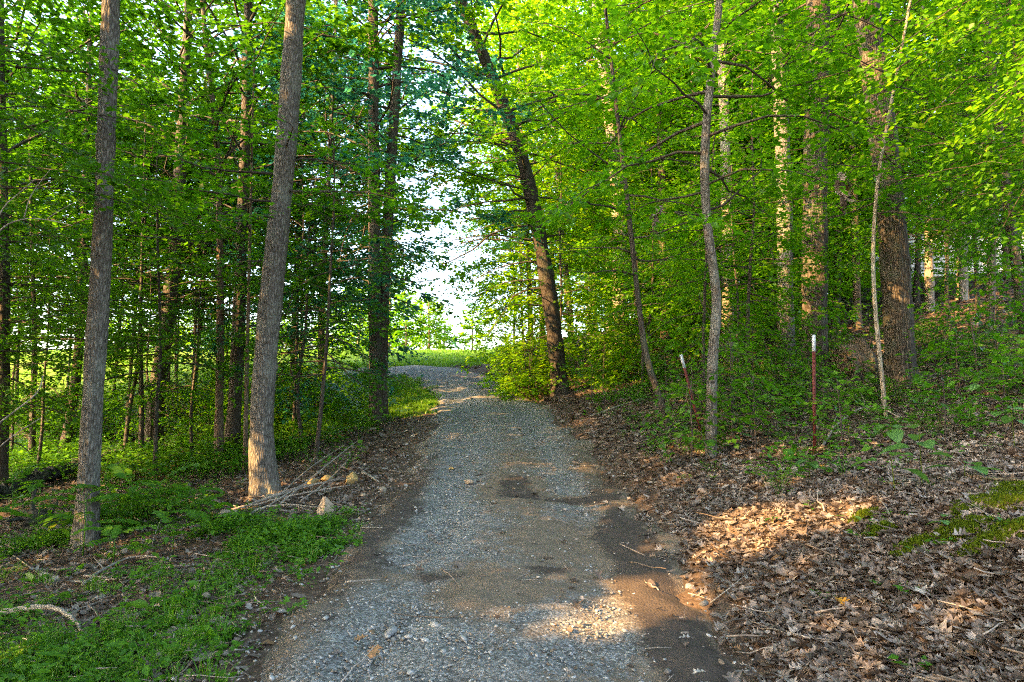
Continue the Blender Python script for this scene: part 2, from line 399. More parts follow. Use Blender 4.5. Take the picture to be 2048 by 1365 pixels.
def resample(P, step):
    P = np.asarray(P, float)
    d = np.concatenate([[0], np.cumsum(np.linalg.norm(np.diff(P, axis=0), axis=1))])
    n = max(2, int(d[-1] / step) + 1)
    s = np.linspace(0, d[-1], n)
    Q = np.stack([np.interp(s, d, P[:, k]) for k in range(P.shape[1])], -1)
    return Q, s
def smooth_poly(P, it=3):
    P = np.asarray(P, float)
    for _ in range(it):
        A = P[:-1] * .75 + P[1:] * .25; B = P[:-1] * .25 + P[1:] * .75
        Q = np.empty((len(A) * 2, P.shape[1])); Q[0::2] = A; Q[1::2] = B
        P = np.vstack([P[:1], Q, P[-1:]])
    return P

def build_path():
    C, s = resample(smooth_poly(PATH), .10)
    keep = C[:, 1] > -6
    C, s = C[keep], s[keep]
    T = np.gradient(C, axis=0); T /= np.linalg.norm(T, axis=1)[:, None]
    Nn = np.stack([T[:, 1], -T[:, 0]], -1)
    us = np.linspace(-1.95, 1.95, 79)
    X = C[:, None, 0] + us[None] * Nn[:, None, 0]; Y = C[:, None, 1] + us[None] * Nn[:, None, 1]
    U = np.broadcast_to(us, X.shape)
    edge = 1.52 + .16 * np.sin(s * 1.1)[:, None] + .11 * np.sin(s * 3.1 + 1)[:, None] + .06 * np.sin(s * 7.7)[:, None] + .05 * np.sign(U) * np.sin(s * 2.2)[:, None]
    drop = .16 * sstep(-.28, .35, np.abs(U) - edge)
    ruts = -.035 * np.exp(-((np.abs(U) - .78) / .28) ** 2) + .02 * np.exp(-(U / .35) ** 2)
    bumps = .012 * np.sin(X * 7 + Y * 5) * np.sin(Y * 8 - X * 3) + .006 * np.sin(X * 23 + Y * 17) + R.randn(*X.shape) * .003
    step = -.05 * np.exp(-((Y - 8.62 - .1 * np.sin(X * 5)) / .10) ** 2) * sstep(-.2, .2, X)
    Z = base_z(X, Y) + .02 + ruts + bumps - drop + step
    g, mu = path_masks(s, U, X, Y)
    V = np.stack([X, Y, Z], -1).reshape(-1, 3)
    n0, n1 = X.shape
    i, j = np.meshgrid(np.arange(n0 - 1), np.arange(n1 - 1), indexing='ij')
    a = i * n1 + j
    Q = np.stack([a, a + 1, a + n1 + 1, a + n1], -1).reshape(-1, 4)
    me = mesh_np('gravel_path', V, Q, path_material(), True, {'gravel': g.ravel(), 'mud': mu.ravel()})
    o = ob('gravel_path', me); tag(o, 'grey gravel and dirt drive climbing from the wood to the field', 'path', kind='structure')
build_path()

# ------------------------------------------------------------------ scattering of uncountable stuff
def scatter(name, P, rot, scl, idx, shapes, label, cat):
    """one object: many small pieces set on points by geometry nodes"""
    me = bpy.data.meshes.new(name)
    P = np.asarray(P, np.float32)
    me.vertices.add(len(P)); me.vertices.foreach_set('co', P.ravel())
    a = me.attributes.new('rot', 'FLOAT_VECTOR', 'POINT'); a.data.foreach_set('vector', np.asarray(rot, np.float32).ravel())
    a = me.attributes.new('scl', 'FLOAT', 'POINT'); a.data.foreach_set('value', np.asarray(scl, np.float32))
    a = me.attributes.new('idx', 'INT', 'POINT'); a.data.foreach_set('value', np.asarray(idx, np.int32))
    o = ob(name, me)
    lib = bpy.data.collections.new(name + '_shapes')
    for k, sh in enumerate(shapes):
        so = bpy.data.objects.new(f'{name}_shape_{k:02d}', sh); lib.objects.link(so)
    nt = bpy.data.node_groups.new(name + '_scatter', 'GeometryNodeTree')
    nt.interface.new_socket('Geometry', in_out='INPUT', socket_type='NodeSocketGeometry')
    nt.interface.new_socket('Geometry', in_out='OUTPUT', socket_type='NodeSocketGeometry')
    N, L = nt.nodes, nt.links
    gi = N.new('NodeGroupInput'); go = N.new('NodeGroupOutput')
    ci = N.new('GeometryNodeCollectionInfo'); ci.inputs['Collection'].default_value = lib
    ci.inputs['Separate Children'].default_value = True; ci.inputs['Reset Children'].default_value = True
    ip = N.new('GeometryNodeInstanceOnPoints'); ip.inputs['Pick Instance'].default_value = True
    def attr(nm, t):
        n = N.new('GeometryNodeInputNamedAttribute'); n.data_type = t; n.inputs['Name'].default_value = nm
        return [s for s in n.outputs if s.enabled and s.name == 'Attribute'][0]
    er = N.new('FunctionNodeEulerToRotation')
    L.new(attr('rot', 'FLOAT_VECTOR'), er.inputs[0]); L.new(er.outputs[0], ip.inputs['Rotation'])
    L.new(attr('scl', 'FLOAT'), ip.inputs['Scale']); L.new(attr('idx', 'INT'), ip.inputs['Instance Index'])
    L.new(gi.outputs[0], ip.inputs['Points']); L.new(ci.outputs[0], ip.inputs['Instance']); L.new(ip.outputs[0], go.inputs[0])
    md = o.modifiers.new('scatter', 'NODES'); md.node_group = nt
    tag(o, label, cat, kind='stuff')
    return o

def sample_view(n, y0, y1, rng, spread=.86, extra=1.2, power=1.0):
    """points over the ground in view, thinner with distance"""
    t = rng.rand(n)
    y = y0 * (y1 / y0) ** (t ** power)
    x = (rng.rand(n) * 2 - 1) * (spread * y + extra)
    return x, y

def ground_z(x, y):
    d = path_d(x, y)
    return np.where(d < 1.5, base_z(x, y) + .018, gz(x, y))

# fallen leaf shapes
def dead_leaf(seed, lobes=True):
    r = np.random.RandomState(seed)
    n = 8
    t = np.linspace(0, 1, n)
    w = .30 * np.sin(np.pi * np.clip(t * .92 + .04, 0, 1)) ** .7
    if lobes: w = w * (1 + .42 * np.where(np.arange(n) % 2 == 0, -1, 1))
    w[0] = .02; w[-1] = .02
    cu, cv = r.uniform(-.5, .9), r.uniform(-.3, 1.3)
    V = []
    for k in range(n):
        x = t[k] - .5; zc = cu * (x * x) * .8 + r.uniform(-.02, .02)
        for sgn in (-1, 0, 1):
            yy = sgn * w[k] * r.uniform(.85, 1.15)
            V.append((x, yy, zc + cv * yy * yy * 1.6 + r.uniform(-.025, .025) * abs(sgn)))
    Q = []
    for k in range(n - 1):
        for c in (0, 1): Q.append((k * 3 + c, k * 3 + c + 1, k * 3 + 4 + c, k * 3 + 3 + c))
    return mesh_np('fallen_leaf', np.array(V), np.array(Q), M_DEADLEAF, True)
DEAD = [dead_leaf(40 + k, k % 3 != 0) for k in range(9)]

def ico(sub):
    import bmesh
    bm = bmesh.new(); bmesh.ops.create_icosphere(bm, subdivisions=sub, radius=1)
    V = np.array([v.co[:] for v in bm.verts]); T = np.array([[v.index for v in f.verts] for f in bm.faces]); bm.free()
    return V, T
ICO1, ICO2, ICO3, ICO4 = ico(1), ico(2), ico(3), ico(4)

def stone_mesh(seed, ic, mat, flat=(1, .8, .55), cuts=7, rough=.05, name='stone', smooth=False):
    r = np.random.RandomState(seed)
    V, T = ic[0].copy(), ic[1]
    for _ in range(cuts):
        n = r.randn(3); n /= np.linalg.norm(n); h = r.uniform(.55, .85)
        dd = V @ n; V = V - np.clip(dd - h, 0, None)[:, None] * n
    V = V * np.array(flat)
    if rough:
        V = V * (1 + rough * (np.sin(V @ r.randn(3) * 6 + 1) + np.sin(V @ r.randn(3) * 11) * .6 + r.randn(len(V)) * .25)[:, None])
    return mesh_np(name, V, T, mat, smooth)
GRAVEL = [stone_mesh(60 + k, ICO2 if k < 3 else ICO1, M_STONE, (1, .55 + .08 * (k % 5), .38 + .06 * (k % 4)), 8, .04, 'gravel_stone') for k in range(7)]

# ------------------------------------------------------------------ leaves and tree growing
def fan(n): return np.array([[n, k, (k + 1) % n] for k in range(n)])
LT = {
    'maple': (np.array([[0, 0, 0], [.14, .40, .05], [.40, .19, .015], [.62, .46, .07], [.68, .17, .01], [1, 0, -.06], [.68, -.17, .01], [.62, -.46, .07], [.40, -.19, .015], [.14, -.40, .05], [.45, 0, -.035]]), fan(10)),
    'mid': (np.array([[0, 0, 0], [.36, .43, .07], [1, 0, -.05], [.36, -.43, .07], [.46, 0, -.035]]), fan(4)),
    'far': (np.array([[0, 0, 0], [.42, .40, .06], [1, 0, -.03], [.42, -.40, .06]]), np.array([[0, 2, 1], [0, 3, 2]])),
    'oval': (np.array([[0, 0, 0], [.22, .19, .04], [.55, .24, .045], [1, 0, -.08], [.55, -.24, .045], [.22, -.19, .04], [.4, 0, -.01]]), fan(6)),
    'slim': (np.array([[0, 0, 0], [.3, .14, .03], [1, 0, -.06], [.3, -.14, .03]]), np.array([[0, 2, 1], [0, 3, 2]])),
}
def nrm(a): return a / np.maximum(np.linalg.norm(a, axis=-1, keepdims=True), 1e-9)

def leaves_np(P, D, Nrm, S, kind):
    """leaf at P pointing along D with normal Nrm and length S -> vertices, triangles"""
    tv, tt = LT[kind]
    P, D, Nrm = map(np.asarray, (P, D, Nrm)); S = np.asarray(S)
    X = nrm(D); Y = nrm(np.cross(Nrm, X)); Z = np.cross(X, Y)
    V = P[:, None] + S[:, None, None] * (tv[None, :, 0:1] * X[:, None] + tv[None, :, 1:2] * Y[:, None] + tv[None, :, 2:3] * Z[:, None])
    T = tt[None] + (np.arange(len(P)) * len(tv))[:, None, None]
    return V.reshape(-1, 3), T.reshape(-1, 3)

def tube(P, Rd, sides=6, rng=None, rough=0.0, cap=True, lobes=0.0, flute=None):
    P = np.asarray(P, float); Rd = np.asarray(Rd, float)
    n = len(P)
    T = nrm(np.gradient(P, axis=0))
    ref = np.array([0, 0, 1.0]) if abs(T[0, 2]) < .9 else np.array([0, 1.0, 0])
    A = nrm(np.cross(T, ref)); B = np.cross(T, A)
    th = np.linspace(0, 2 * np.pi, sides + 1)[:-1]
    rad = np.broadcast_to(Rd[:, None], (n, sides)).copy()
    if flute is not None: rad = rad * flute(np.arange(n), th)
    if rough and rng is not None: rad = rad * (1 + rough * rng.randn(n, sides))
    V = P[:, None] + rad[..., None] * (np.cos(th)[None, :, None] * A[:, None] + np.sin(th)[None, :, None] * B[:, None])
    i, j = np.meshgrid(np.arange(n - 1), np.arange(sides), indexing='ij')
    a = i * sides + j; b = i * sides + (j + 1) % sides
    Q = np.stack([a, b, b + sides, a + sides], -1).reshape(-1, 4)
    V = V.reshape(-1, 3); Tr = None
    if cap:
        V = np.vstack([V, P[-1:], P[:1]])
        k = np.arange(sides)
        Tr = np.concatenate([np.stack([(n - 1) * sides + k, (n - 1) * sides + (k + 1) % sides, np.full(sides, n * sides)], -1),
                             np.stack([(k + 1) % sides, k, np.full(sides, n * sides + 1)], -1)])
    return V, Q, Tr

def trunk_np(P, Rd, rng, sides=24, step=.10, furrow=.05, flare=.55):
    Q, s = resample(smooth_poly(P, 2), step)
    d = np.concatenate([[0], np.cumsum(np.linalg.norm(np.diff(P, axis=0), axis=1))])
    rad = np.interp(s, d, Rd)
    ph = rng.uniform(0, 6.28, 8)
    h = s
    rad = rad * (1 + .035 * np.sin(h * 2.1 + ph[0]) + .025 * np.sin(h * 5.3 + ph[1]) + .015 * rng.randn(len(h)))
    def flute(i, th):
        hh = h[:, None]; tt = th[None]
        root = flare * np.exp(-hh / .28) * (1 + .35 * np.cos(tt * 4 + ph[2]) + .25 * np.cos(tt * 3 + ph[3]))
        fur = furrow * (np.sin(tt * 9 + ph[4] + 1.3 * np.sin(hh * 1.7)) * .6 + np.sin(tt * 15 + ph[5] + 1.5 * np.sin(hh * 2.9 + ph[6])) * .5)
        knot = np.zeros_like(hh + tt)
        for k in range(max(1, int(h[-1] / 2.2))):
            kh = rng.uniform(.6, max(h[-1], 1)); kt = rng.uniform(0, 6.28)
            knot = knot + .20 * np.exp(-((hh - kh) / .07) ** 2 - (np.angle(np.exp(1j * (tt - kt))) / .35) ** 2)
        return 1 + root + fur + knot + rng.randn(len(h), len(th)) * furrow * .22
    return tube(Q, rad, sides, flute=flute)

def on_ground(px, py):
    """point of the ground seen at a pixel"""
    d = nrm(at(px, py, 1.0) - CAM)
    t = np.linspace(1, 60, 3000)
    P = CAM + t[:, None] * d
    below = P[:, 2] < ground_z(P[:, 0], P[:, 1])
    i = int(np.argmax(below)) if below.any() else len(t) - 1
    return P[i]

# shafts of sun through gaps in the canopy: (world point, radius)
HOLES = []
def hole(px, py, depth, r, t0=.25): HOLES.append((at(px, py, depth), r, t0))
def lit(P):
    """True for leaves that stay"""
    keep = np.ones(len(P), bool)
    for c, r, t0 in HOLES:
        d = P - c; t = d @ SUN
        dist = np.linalg.norm(d - t[:, None] * SUN, axis=1)
        keep &= ~((t > t0) & (dist < r))
    return keep

def grow(rng, tp, trad, z0, z1, nb, Lmax, e_lo=10, e_hi=45, twig=.30, leaf=.10, dens=1.0, prof='round', az=None, droop=.35, minr=.006, wood=None,
         flat=.32, thin_twigs=True, lpt=9):
    """limbs and leafy sprays on a trunk line. Returns leaf arrays; adds wood to MB."""
    tp = np.asarray(tp, float)
    zs = tp[:, 2]
    PP, DD, NN, SS = [], [], [], []
    ga = rng.uniform(0, 6.28)
    for b in range(nb):
        f = (b + rng.uniform(.1, .9)) / nb
        z = z0 + (z1 - z0) * f
        p0 = np.array([np.interp(z, zs, tp[:, 0]), np.interp(z, zs, tp[:, 1]), z])
        r0 = float(np.interp(z, zs, trad))
        if az is None: ga += 2.4 + rng.uniform(-.5, .5); a = ga
        else: a = math.radians(rng.uniform(*az[b % len(az)]))
        pr = {'round': .45 + .75 * math.sin(math.pi * min(1, f * .85 + .12)), 'cone': 1.05 - .75 * f, 'flat': 1.0, 'vase': .55 + .5 * f}[prof]
        Ln = Lmax * pr * rng.uniform(.7, 1.15)
        e = math.radians(e_lo + (e_hi - e_lo) * f + rng.uniform(-8, 8))
        n = 7
        dirv = np.array([math.cos(a) * math.cos(e), math.sin(a) * math.cos(e), math.sin(e)])
        pts = [p0]
        wob = rng.randn(n, 3) * .24
        for k in range(n - 1):
            dirv = nrm(dirv + wob[k] * [1, 1, .6] + np.array([0, 0, -droop * .16]))
            pts.append(pts[-1] + dirv * Ln / (n - 1))
        pts = np.array(pts)
        br = min(r0 * .5, .006 + Ln * .0075)
        if wood is not None:
            V, Q, Tr = tube(pts, np.linspace(br, max(minr * .6, .003), n), 5 if thin_twigs else 4, cap=thin_twigs); wood.add(V, Tr, Q)
        # side twigs
        nt = max(3, int(Ln / twig * dens))
        ts = np.sort(rng.uniform(.22, 1.0, nt)); ts[-1] = 1.0
        for q, t in enumerate(ts):
            x = t * (n - 1); i = min(int(x), n - 2); w = x - i
            c = pts[i] * (1 - w) + pts[i + 1] * w
            ax = nrm(pts[i + 1] - pts[i])
            side = np.cross([0, 0, 1.0], ax); side = nrm(side) * (1 if q % 2 else -1)
            if t < 1.0:
                td = nrm(ax * rng.uniform(.3, .9) + side * rng.uniform(.6, 1.1) + [0, 0, rng.uniform(-.25, .3)])
                tl = (.30 + .26 * (1 - t)) * Ln * rng.uniform(.55, 1.0)
            else:
                td = ax; tl = .22 * Ln
            tl = min(max(tl, .25), 1.6)
            m = 4
            tpt = [c]; d2 = td
            for k in range(m - 1):
                d2 = nrm(d2 + rng.randn(3) * .13 + [0, 0, -.07 * droop])
                tpt.append(tpt[-1] + d2 * tl / (m - 1))
            tpt = np.array(tpt)
            if wood is not None and thin_twigs:
                V, Q, Tr = tube(tpt, np.linspace(max(minr * .6, .0035), .002, m), 3, cap=False); wood.add(V, Tr, Q)
            nl = max(3, int(lpt * tl / .6 * dens))
            tt = rng.uniform(.12, 1.0, nl) * (m - 1)
            ii = np.minimum(tt.astype(int), m - 2); ww = (tt - ii)[:, None]
            lp = tpt[ii] * (1 - ww) + tpt[ii + 1] * ww
            sd = nrm(np.cross([0, 0, 1.0], td)); sg = rng.choice([-1, 1], nl)[:, None]
            ld = td[None] * rng.uniform(.2, 1.0, (nl, 1)) + sd[None] * sg * rng.uniform(.3, 1.0, (nl, 1)) + rng.randn(nl, 3) * .18
            ld[:, 2] -= .18
            ld = nrm(ld)
            lp = lp + ld * leaf * rng.uniform(.15, .7, (nl, 1)) + rng.randn(nl, 3) * [.02, .02, .03]
            ln = nrm(np.array([0, 0, 1.0]) + rng.randn(nl, 3) * flat)
            PP.append(lp); DD.append(ld); NN.append(ln); SS.append(leaf * rng.uniform(.65, 1.25, nl))
    return [np.concatenate(a) for a in (PP, DD, NN, SS)]

def make_tree(name, label, group, tp, trad, bark, leafmat, crown, rng, sides=24, step=.12, cat='tree', kind='mid', furrow=.05, flare=.5, filt=True):
    """tp in world space; crown: list of dicts for grow()"""
    tp = np.asarray(tp, float); base = tp[0].copy(); base[2] = float(gz(base[0], base[1]))
    root = empty(name, base)
    tag(root, label, cat, group)
    w = MB()
    V, Q, Tr = trunk_np(tp, trad, rng, sides, step, furrow, flare); w.add(V, Tr, Q)
    A = []; w.slot = 1
    for c in crown:
        A.append(grow(rng, tp, trad, wood=w, **c))
    ob('trunk', w.mesh('trunk', BARK[bark], True, base), root)
    if A:
        P, D, Nn, S = [np.concatenate([a[k] for a in A]) for k in range(4)]
        if filt:
            k = lit(P); P, D, Nn, S = P[k], D[k], Nn[k], S[k]
        V, T = leaves_np(P - base, D, Nn, S, kind)
        ob('crown', mesh_np('crown', V, T, LEAF[leafmat]), root)
    return root

def copy_tree(root, loc, rz, s, label, group):
    r = root.copy(); COL.objects.link(r); r.location = loc; r.rotation_euler = (0, 0, rz); r.scale = (s,) * 3 if np.isscalar(s) else s
    r['label'] = label
    if group: r['group'] = group
    elif 'group' in r: del r['group']
    for ch in root.children:
        c = ch.copy(); COL.objects.link(c); c.parent = r
        for g in ch.children:
            d = g.copy(); COL.objects.link(d); d.parent = c
    return r

def pix_line(pts, depth, H, ddepth=0.0, lean_up=0.0):
    """trunk line through photograph points at a given distance, from the ground up to height H"""
    W = [at(x, y, depth + ddepth * k) for k, (x, y) in enumerate(pts)]
    b = W[0].copy(); b[2] = float(gz(b[0], b[1])) - .12
    W[0] = b
    d = nrm(W[-1] - W[-2])
    d = nrm(d + np.array([0, 0, lean_up]))
    top = float(gz(b[0], b[1])) + H
    while W[-1][2] < top - .3:
        W.append(W[-1] + d * min(2.0, (top - W[-1][2]) / max(d[2], .3)))
        d = nrm(d + np.array([0, 0, .12]))
    return np.array(W)
def taper(tp, wpx, depth, H, top=.30):
    h = tp[:, 2] - tp[0, 2]
    r = wpx * .5 * depth / F
    return r * (1 - (1 - top) * np.clip(h / max(H, .1), 0, 1) ** .9)

# gaps that let the sun reach the drive, the leaf bank and some trunks
for px_, py_, r_ in [(1165, 1250, .22), (1210, 1238, .26), (1260, 1225, .30), (1305, 1200, .30), (1318, 1160, .27), (1350, 1175, .22), (1225, 1200, .18), (1285, 1240, .22),
                     (1440, 1045, .28), (1490, 1035, .30), (1540, 1035, .26), (1580, 1030, .2), (1640, 1035, .26), (1690, 1035, .24), (1720, 1030, .2), (1440, 1095, .24), (1530, 1090, .24), (1490, 1080, .2),
                     (30, 1318, .2), (60, 1300, .14), (465, 1025, .2), (510, 1010, .18), (700, 965, .22), (635, 970, .2), (1605, 1135, .16), (1670, 1150, .12), (1310, 1095, .14)]:
    HOLES.append((on_ground(px_, py_), r_, .25))
for a in [(525, 915, 10.3, .30), (540, 975, 10.3, .36), (520, 880, 10.3, .12), (215, 20, 8.5, .3), (575, 60, 10.4, .25), (590, 20, 10.4, .2)]:
    hole(*a)
for x_, y_, z_, r_ in [(.7, 20.9, 2.9, 1.4), (1.7, 20.0, 2.8, 1.2), (2.0, 21.5, 4.6, 1.2), (.6, 22.7, 2.9, 1.2), (2.8, 20.9, 3.6, 1.1), (-1.6, 27, 2.7, .8), (1.2, 24, 5, 1.2), (-3.0, 20.0, 1.5, .9), (-3.3, 23, 2.0, 1.0), (-2.4, 18.2, 1.3, .6), (-4.2, 21.5, 1.4, .8), (-6.5, 22, 1.2, 1.0), (-9, 21, .9, 1.0), (-11, 19.5, .6, .8), (-8, 23.5, .9, 1.1), (-11, 22.5, .5, 1.1), (-14, 22, .4, 1.1), (-6.5, 25, 1.4, 1.1), (-9.5, 25.5, 1.0, 1.1), (-12.5, 25, .8, 1.1), (-16, 24, .5, 1.1), (-5.8, 19.8, .8, .9), (-5.0, 17.6, .8, .6), (-8.2, 18, .4, .7), (-3.0, 25.5, 2.5, 1.0), (3.5, 26, 6, 1.0), (1.0, 23.3, 7, 1.1), (2.4, 22, 8, 1.0), (4.2, 20.5, 6, .9),
                       (-.9, 21.3, 1.7, .4), (-.2, 17.4, 1.2, .22), (-1.4, 24.5, 2.1, .4), (3.3, 17.5, 4.5, .7), (5.2, 15.6, 5.2, .7)]:
    HOLES.append((np.array([x_, y_, z_]), r_, 2.8))
for a in [(1560, 150, 18, .55), (1455, 620, 21.5, .4), (1455, 440, 21.5, .5), (1645, 560, 16, .3), (1610, 620, 16, .22), (1745, 150, 13, .3), (1950, 640, 24, 1.0), (1760, 645, 20, .6), (1860, 480, 25, .6), (1925, 600, 26, .5),
          (1660, 690, 17, .4), (1240, 400, 26, .8), (1215, 220, 26, .8), (1390, 130, 27, .8), (800, 80, 17.7, .4), (778, 370, 17.7, .3), (1330, 500, 25, .4), (2000, 655, 22, .8), (1250, 690, 27, .5), (1150, 600, 28, .4)]:
    hole(*a)

#MAIN
# ------------------------------------------------------------------ the trees one can tell apart
def T(name, label, px, depth, wpx, H, bark, leafmat, crown, seed, group=None, sides=20, step=.14, kind='mid', furrow=.05, flare=.5, top=.3, filt=False, dd=0.0, up=.05):
    filt = True
    if depth > 13 and kind == 'mid': kind = 'far'
    rng = np.random.RandomState(seed)
    tp = pix_line(px, depth, H, dd, up)
    g = float(gz(tp[0, 0], tp[0, 1]))
    tr = taper(tp, wpx, depth, H, top)
    cs = []
    for c in crown:
        c = dict(c); c['z0'] += g; c['z1'] = min(c['z1'] + g, tp[-1, 2] - .05); cs.append(c)
    return make_tree(name, label, group, tp, tr, bark, leafmat, cs, rng, sides, step, 'tree', kind, furrow, flare, filt)

def C(z0, z1, nb, Lm, **k):
    if nb >= 30:                      # full crowns: more and finer foliage
        k.setdefault('leaf', .13); k['leaf'] = k['leaf'] * .875; k.setdefault('lpt', 15); k.setdefault('twig', .25)
        k['thin_twigs'] = False; nb = int(nb * 1.05)
    return dict(z0=z0, z1=z1, nb=nb, Lmax=Lm, **k)

# --- wood on the downhill side of the drive
T('straight_grey_tree', 'straight grey-barked tree standing closest on the weedy downhill side', [(172, 1090), (185, 800), (205, 500), (215, 200), (222, 0)], 8.5, 41, 17, 'grey', 'deep',
  [C(7.6, 16.5, 34, 3.8, leaf=.13), C(5.7, 6.2, 1, 1.9, az=[(165, 185)], e_lo=25, e_hi=25, leaf=.11, lpt=8)], 11, sides=40, step=.05, furrow=.038, flare=.34, top=.45, filt=True)
T('leaning_grey_tree', 'stout grey tree with sun-flecked base beside the brush pile', [(533, 985), (520, 880), (530, 720), (552, 500), (576, 260), (592, 0)], 10.4, 48, 18, 'grey', 'maple',
  [C(8.2, 17.5, 34, 4.0, leaf=.13), C(4.1, 5.6, 7, 1.9, az=[(250, 290), (200, 240), (300, 345), (150, 190), (350, 380)], e_lo=8, e_hi=12, leaf=.11, twig=.2, lpt=14)], 12, sides=40, step=.05, furrow=.042, flare=.6, top=.5, filt=True)
T('shaded_edge_tree', 'dark shaded trunk at the edge of view behind bare twigs', [(6, 900), (10, 600), (4, 300)], 14, 26, 15, 'dark', 'deep', [C(2.8, 14.5, 48, 3.4, leaf=.155)], 13)
T('slanting_dark_tree', 'slim dark slanting tree half hidden behind the straight grey tree', [(128, 895), (150, 780), (162, 650), (168, 450)], 19, 20, 14, 'dark', 'deep', [C(3.4, 13.5, 46, 3.3, leaf=.165)], 14)
T('rough_dark_tree', 'rough dark trunk beyond the mossy fallen log, base among green weeds', [(305, 910), (312, 800), (330, 680), (348, 540), (356, 400)], 18.5, 34, 16, 'dark', 'deep', [C(4.2, 15.5, 50, 3.7, leaf=.165)], 15, furrow=.08)
T('slim_brown_tree', 'slim grey-brown tree forking high, partner of a darker twin', [(437, 915), (441, 700), (440, 430), (432, 250), (412, 100), (405, 0)], 14.5, 18, 13, 'brown', 'deep', [C(3.0, 12.6, 46, 3.0, leaf=.145, e_hi=55)], 16)
T('straight_dark_tree', 'straight near-black tree standing right beside a slimmer brown one', [(463, 905), (476, 700), (484, 450), (492, 250), (497, 0)], 16, 29, 17, 'dark', 'deep', [C(3.8, 16.5, 52, 3.7, leaf=.165)], 17)
T('thin_pole_tree', 'thin pole-like sapling just behind the stout grey tree', [(490, 945), (493, 780), (497, 600)], 13, 10, 8, 'brown', 'maple', [C(2.6, 7.8, 20, 1.7, leaf=.11)], 18, flare=.2, kind='maple')
# twin-stemmed tree at the verge
T('twin_stem_tree', 'twin-stemmed tree with sky-glow tinted leaves on the grassy verge by the drive', [(753, 838), (752, 740), (749, 640), (748, 400), (747, 150), (746, 0)], 17.5, 27, 18, 'dark', 'sky_glow',
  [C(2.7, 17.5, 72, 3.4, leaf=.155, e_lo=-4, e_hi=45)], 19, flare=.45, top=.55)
def second_stem():
    root = [o for o in bpy.data.objects if o.name == 'twin_stem_tree'][0]
    rng = np.random.RandomState(20)
    tp = pix_line([(764, 838), (762, 740), (766, 620), (778, 400), (790, 200), (800, 50)], 17.7, 17)
    tr = taper(tp, 26, 17.7, 17, .5)
    w = MB(); V, Q, Tr = trunk_np(tp, tr, rng, 20, .14, .05, .4); w.add(V, Tr, Q)
    A = [grow(rng, tp, tr, 4.2, tp[-1, 2] - .1, 46, 2.0, leaf=.12, lpt=15, twig=.25, wood=w)]
    base = np.array(root.location)
    kp = lit(A[0][0]); A = [[a[kp] for a in A[0]]]
    V, Tn = leaves_np(A[0][0] - base, *A[0][1:], 'far')
    ob('trunk', w.mesh('trunk', BARK['dark'], True, base), root)
    ob('crown', mesh_np('crown', V, Tn, LEAF['sky_glow']), root)
second_stem()
for k, (px, d, w, H, lb) in enumerate([
        ([(248, 905), (258, 820), (275, 740), (280, 640)], 17, 9, 7, 'thin slanting sapling between the straight grey tree and the rough trunk'),
        ([(283, 905), (284, 800), (280, 690), (283, 560)], 16.5, 11, 8, 'thin upright sapling touching the rough dark trunk'),
        ([(380, 890), (386, 800), (389, 700), (392, 600)], 21, 9, 8, 'thin bent sapling standing alone in bright undergrowth'),
        ([(64, 915), (66, 800), (70, 690), (66, 560)], 18, 13, 9, 'thin dark sapling near the low end of the fallen log')]):
    T('slender_sapling', lb, px, d, w, H, 'dark', 'deep' if k % 2 else 'maple', [C(1.6, H - .2, 24, 1.9, leaf=.12, e_lo=-5, e_hi=35)], 30 + k, group='saplings in the downhill wood', sides=10, flare=.2)

# --- wood on the uphill side
T('leaning_dark_tree', 'big dark tree leaning over the drive from the leafy bank', [(1122, 785), (1108, 660), (1085, 500), (1045, 310), (1000, 190), (970, 120)], 20.3, 34, 17, 'black', 'gold',
  [C(4.2, 16.5, 66, 4.4, leaf=.15), C(2.4, 9.5, 24, 3.5, az=[(145, 220)], e_lo=0, e_hi=24, leaf=.125, lpt=17, twig=.2, thin_twigs=False, droop=.6)], 41, flare=.35, top=.5, up=.02)
T('broken_pale_tree', 'slim pale trunk rising just behind the leaning dark tree', [(1145, 720), (1138, 600), (1120, 440), (1112, 300), (1095, 180)], 28, 15, 15, 'pale', 'gold', [C(5.5, 14.5, 34, 3.0, leaf=.17)], 42)
T('forking_pale_tree', 'tall pale sunlit tree forking high above the bank', [(1243, 722), (1240, 560), (1238, 400), (1218, 210), (1195, 60)], 26, 33, 19, 'pale', 'gold', [C(6.5, 18.5, 50, 4.2, leaf=.16)], 43, flare=.3, top=.45)
T('bowed_thin_tree', 'thin dark bowed sapling leaning across the bank towards the drive', [(1345, 878), (1318, 790), (1290, 715), (1272, 560), (1258, 430), (1246, 330)], 12, 14, 8, 'dark', 'maple', [C(2.6, 7.8, 22, 2.2, leaf=.11, e_lo=0, e_hi=30)], 44, sides=12, flare=.2, kind='maple', top=.4)
T('dark_post_tree', 'dark straight trunk between the forking pale tree and the curved tree', [(1332, 705), (1328, 600), (1325, 430), (1320, 250)], 25, 20, 17, 'brown', 'maple', [C(5, 16.5, 42, 3.4, leaf=.16)], 45, flare=.5)
T('curved_grey_tree', 'sinuous grey tree rising beside the slanting red post', [(1421, 912), (1424, 720), (1434, 620), (1430, 560), (1412, 440), (1408, 300), (1422, 150), (1440, 0)], 9.6, 22, 12, 'grey', 'maple',
  [C(3.2, 11.5, 42, 2.7, leaf=.115, e_lo=0, e_hi=40, twig=.2, lpt=14)], 46, sides=24, step=.07, flare=.15, top=.4, furrow=.04, up=.2)
T('sunlit_pale_tree', 'pale trunk with warm sunlit patches behind the curved grey tree', [(1455, 707), (1456, 560), (1453, 400), (1448, 200), (1440, 60)], 21.5, 25, 18, 'pale', 'gold', [C(6, 17.5, 44, 3.6, leaf=.15)], 47, flare=.25, top=.5)
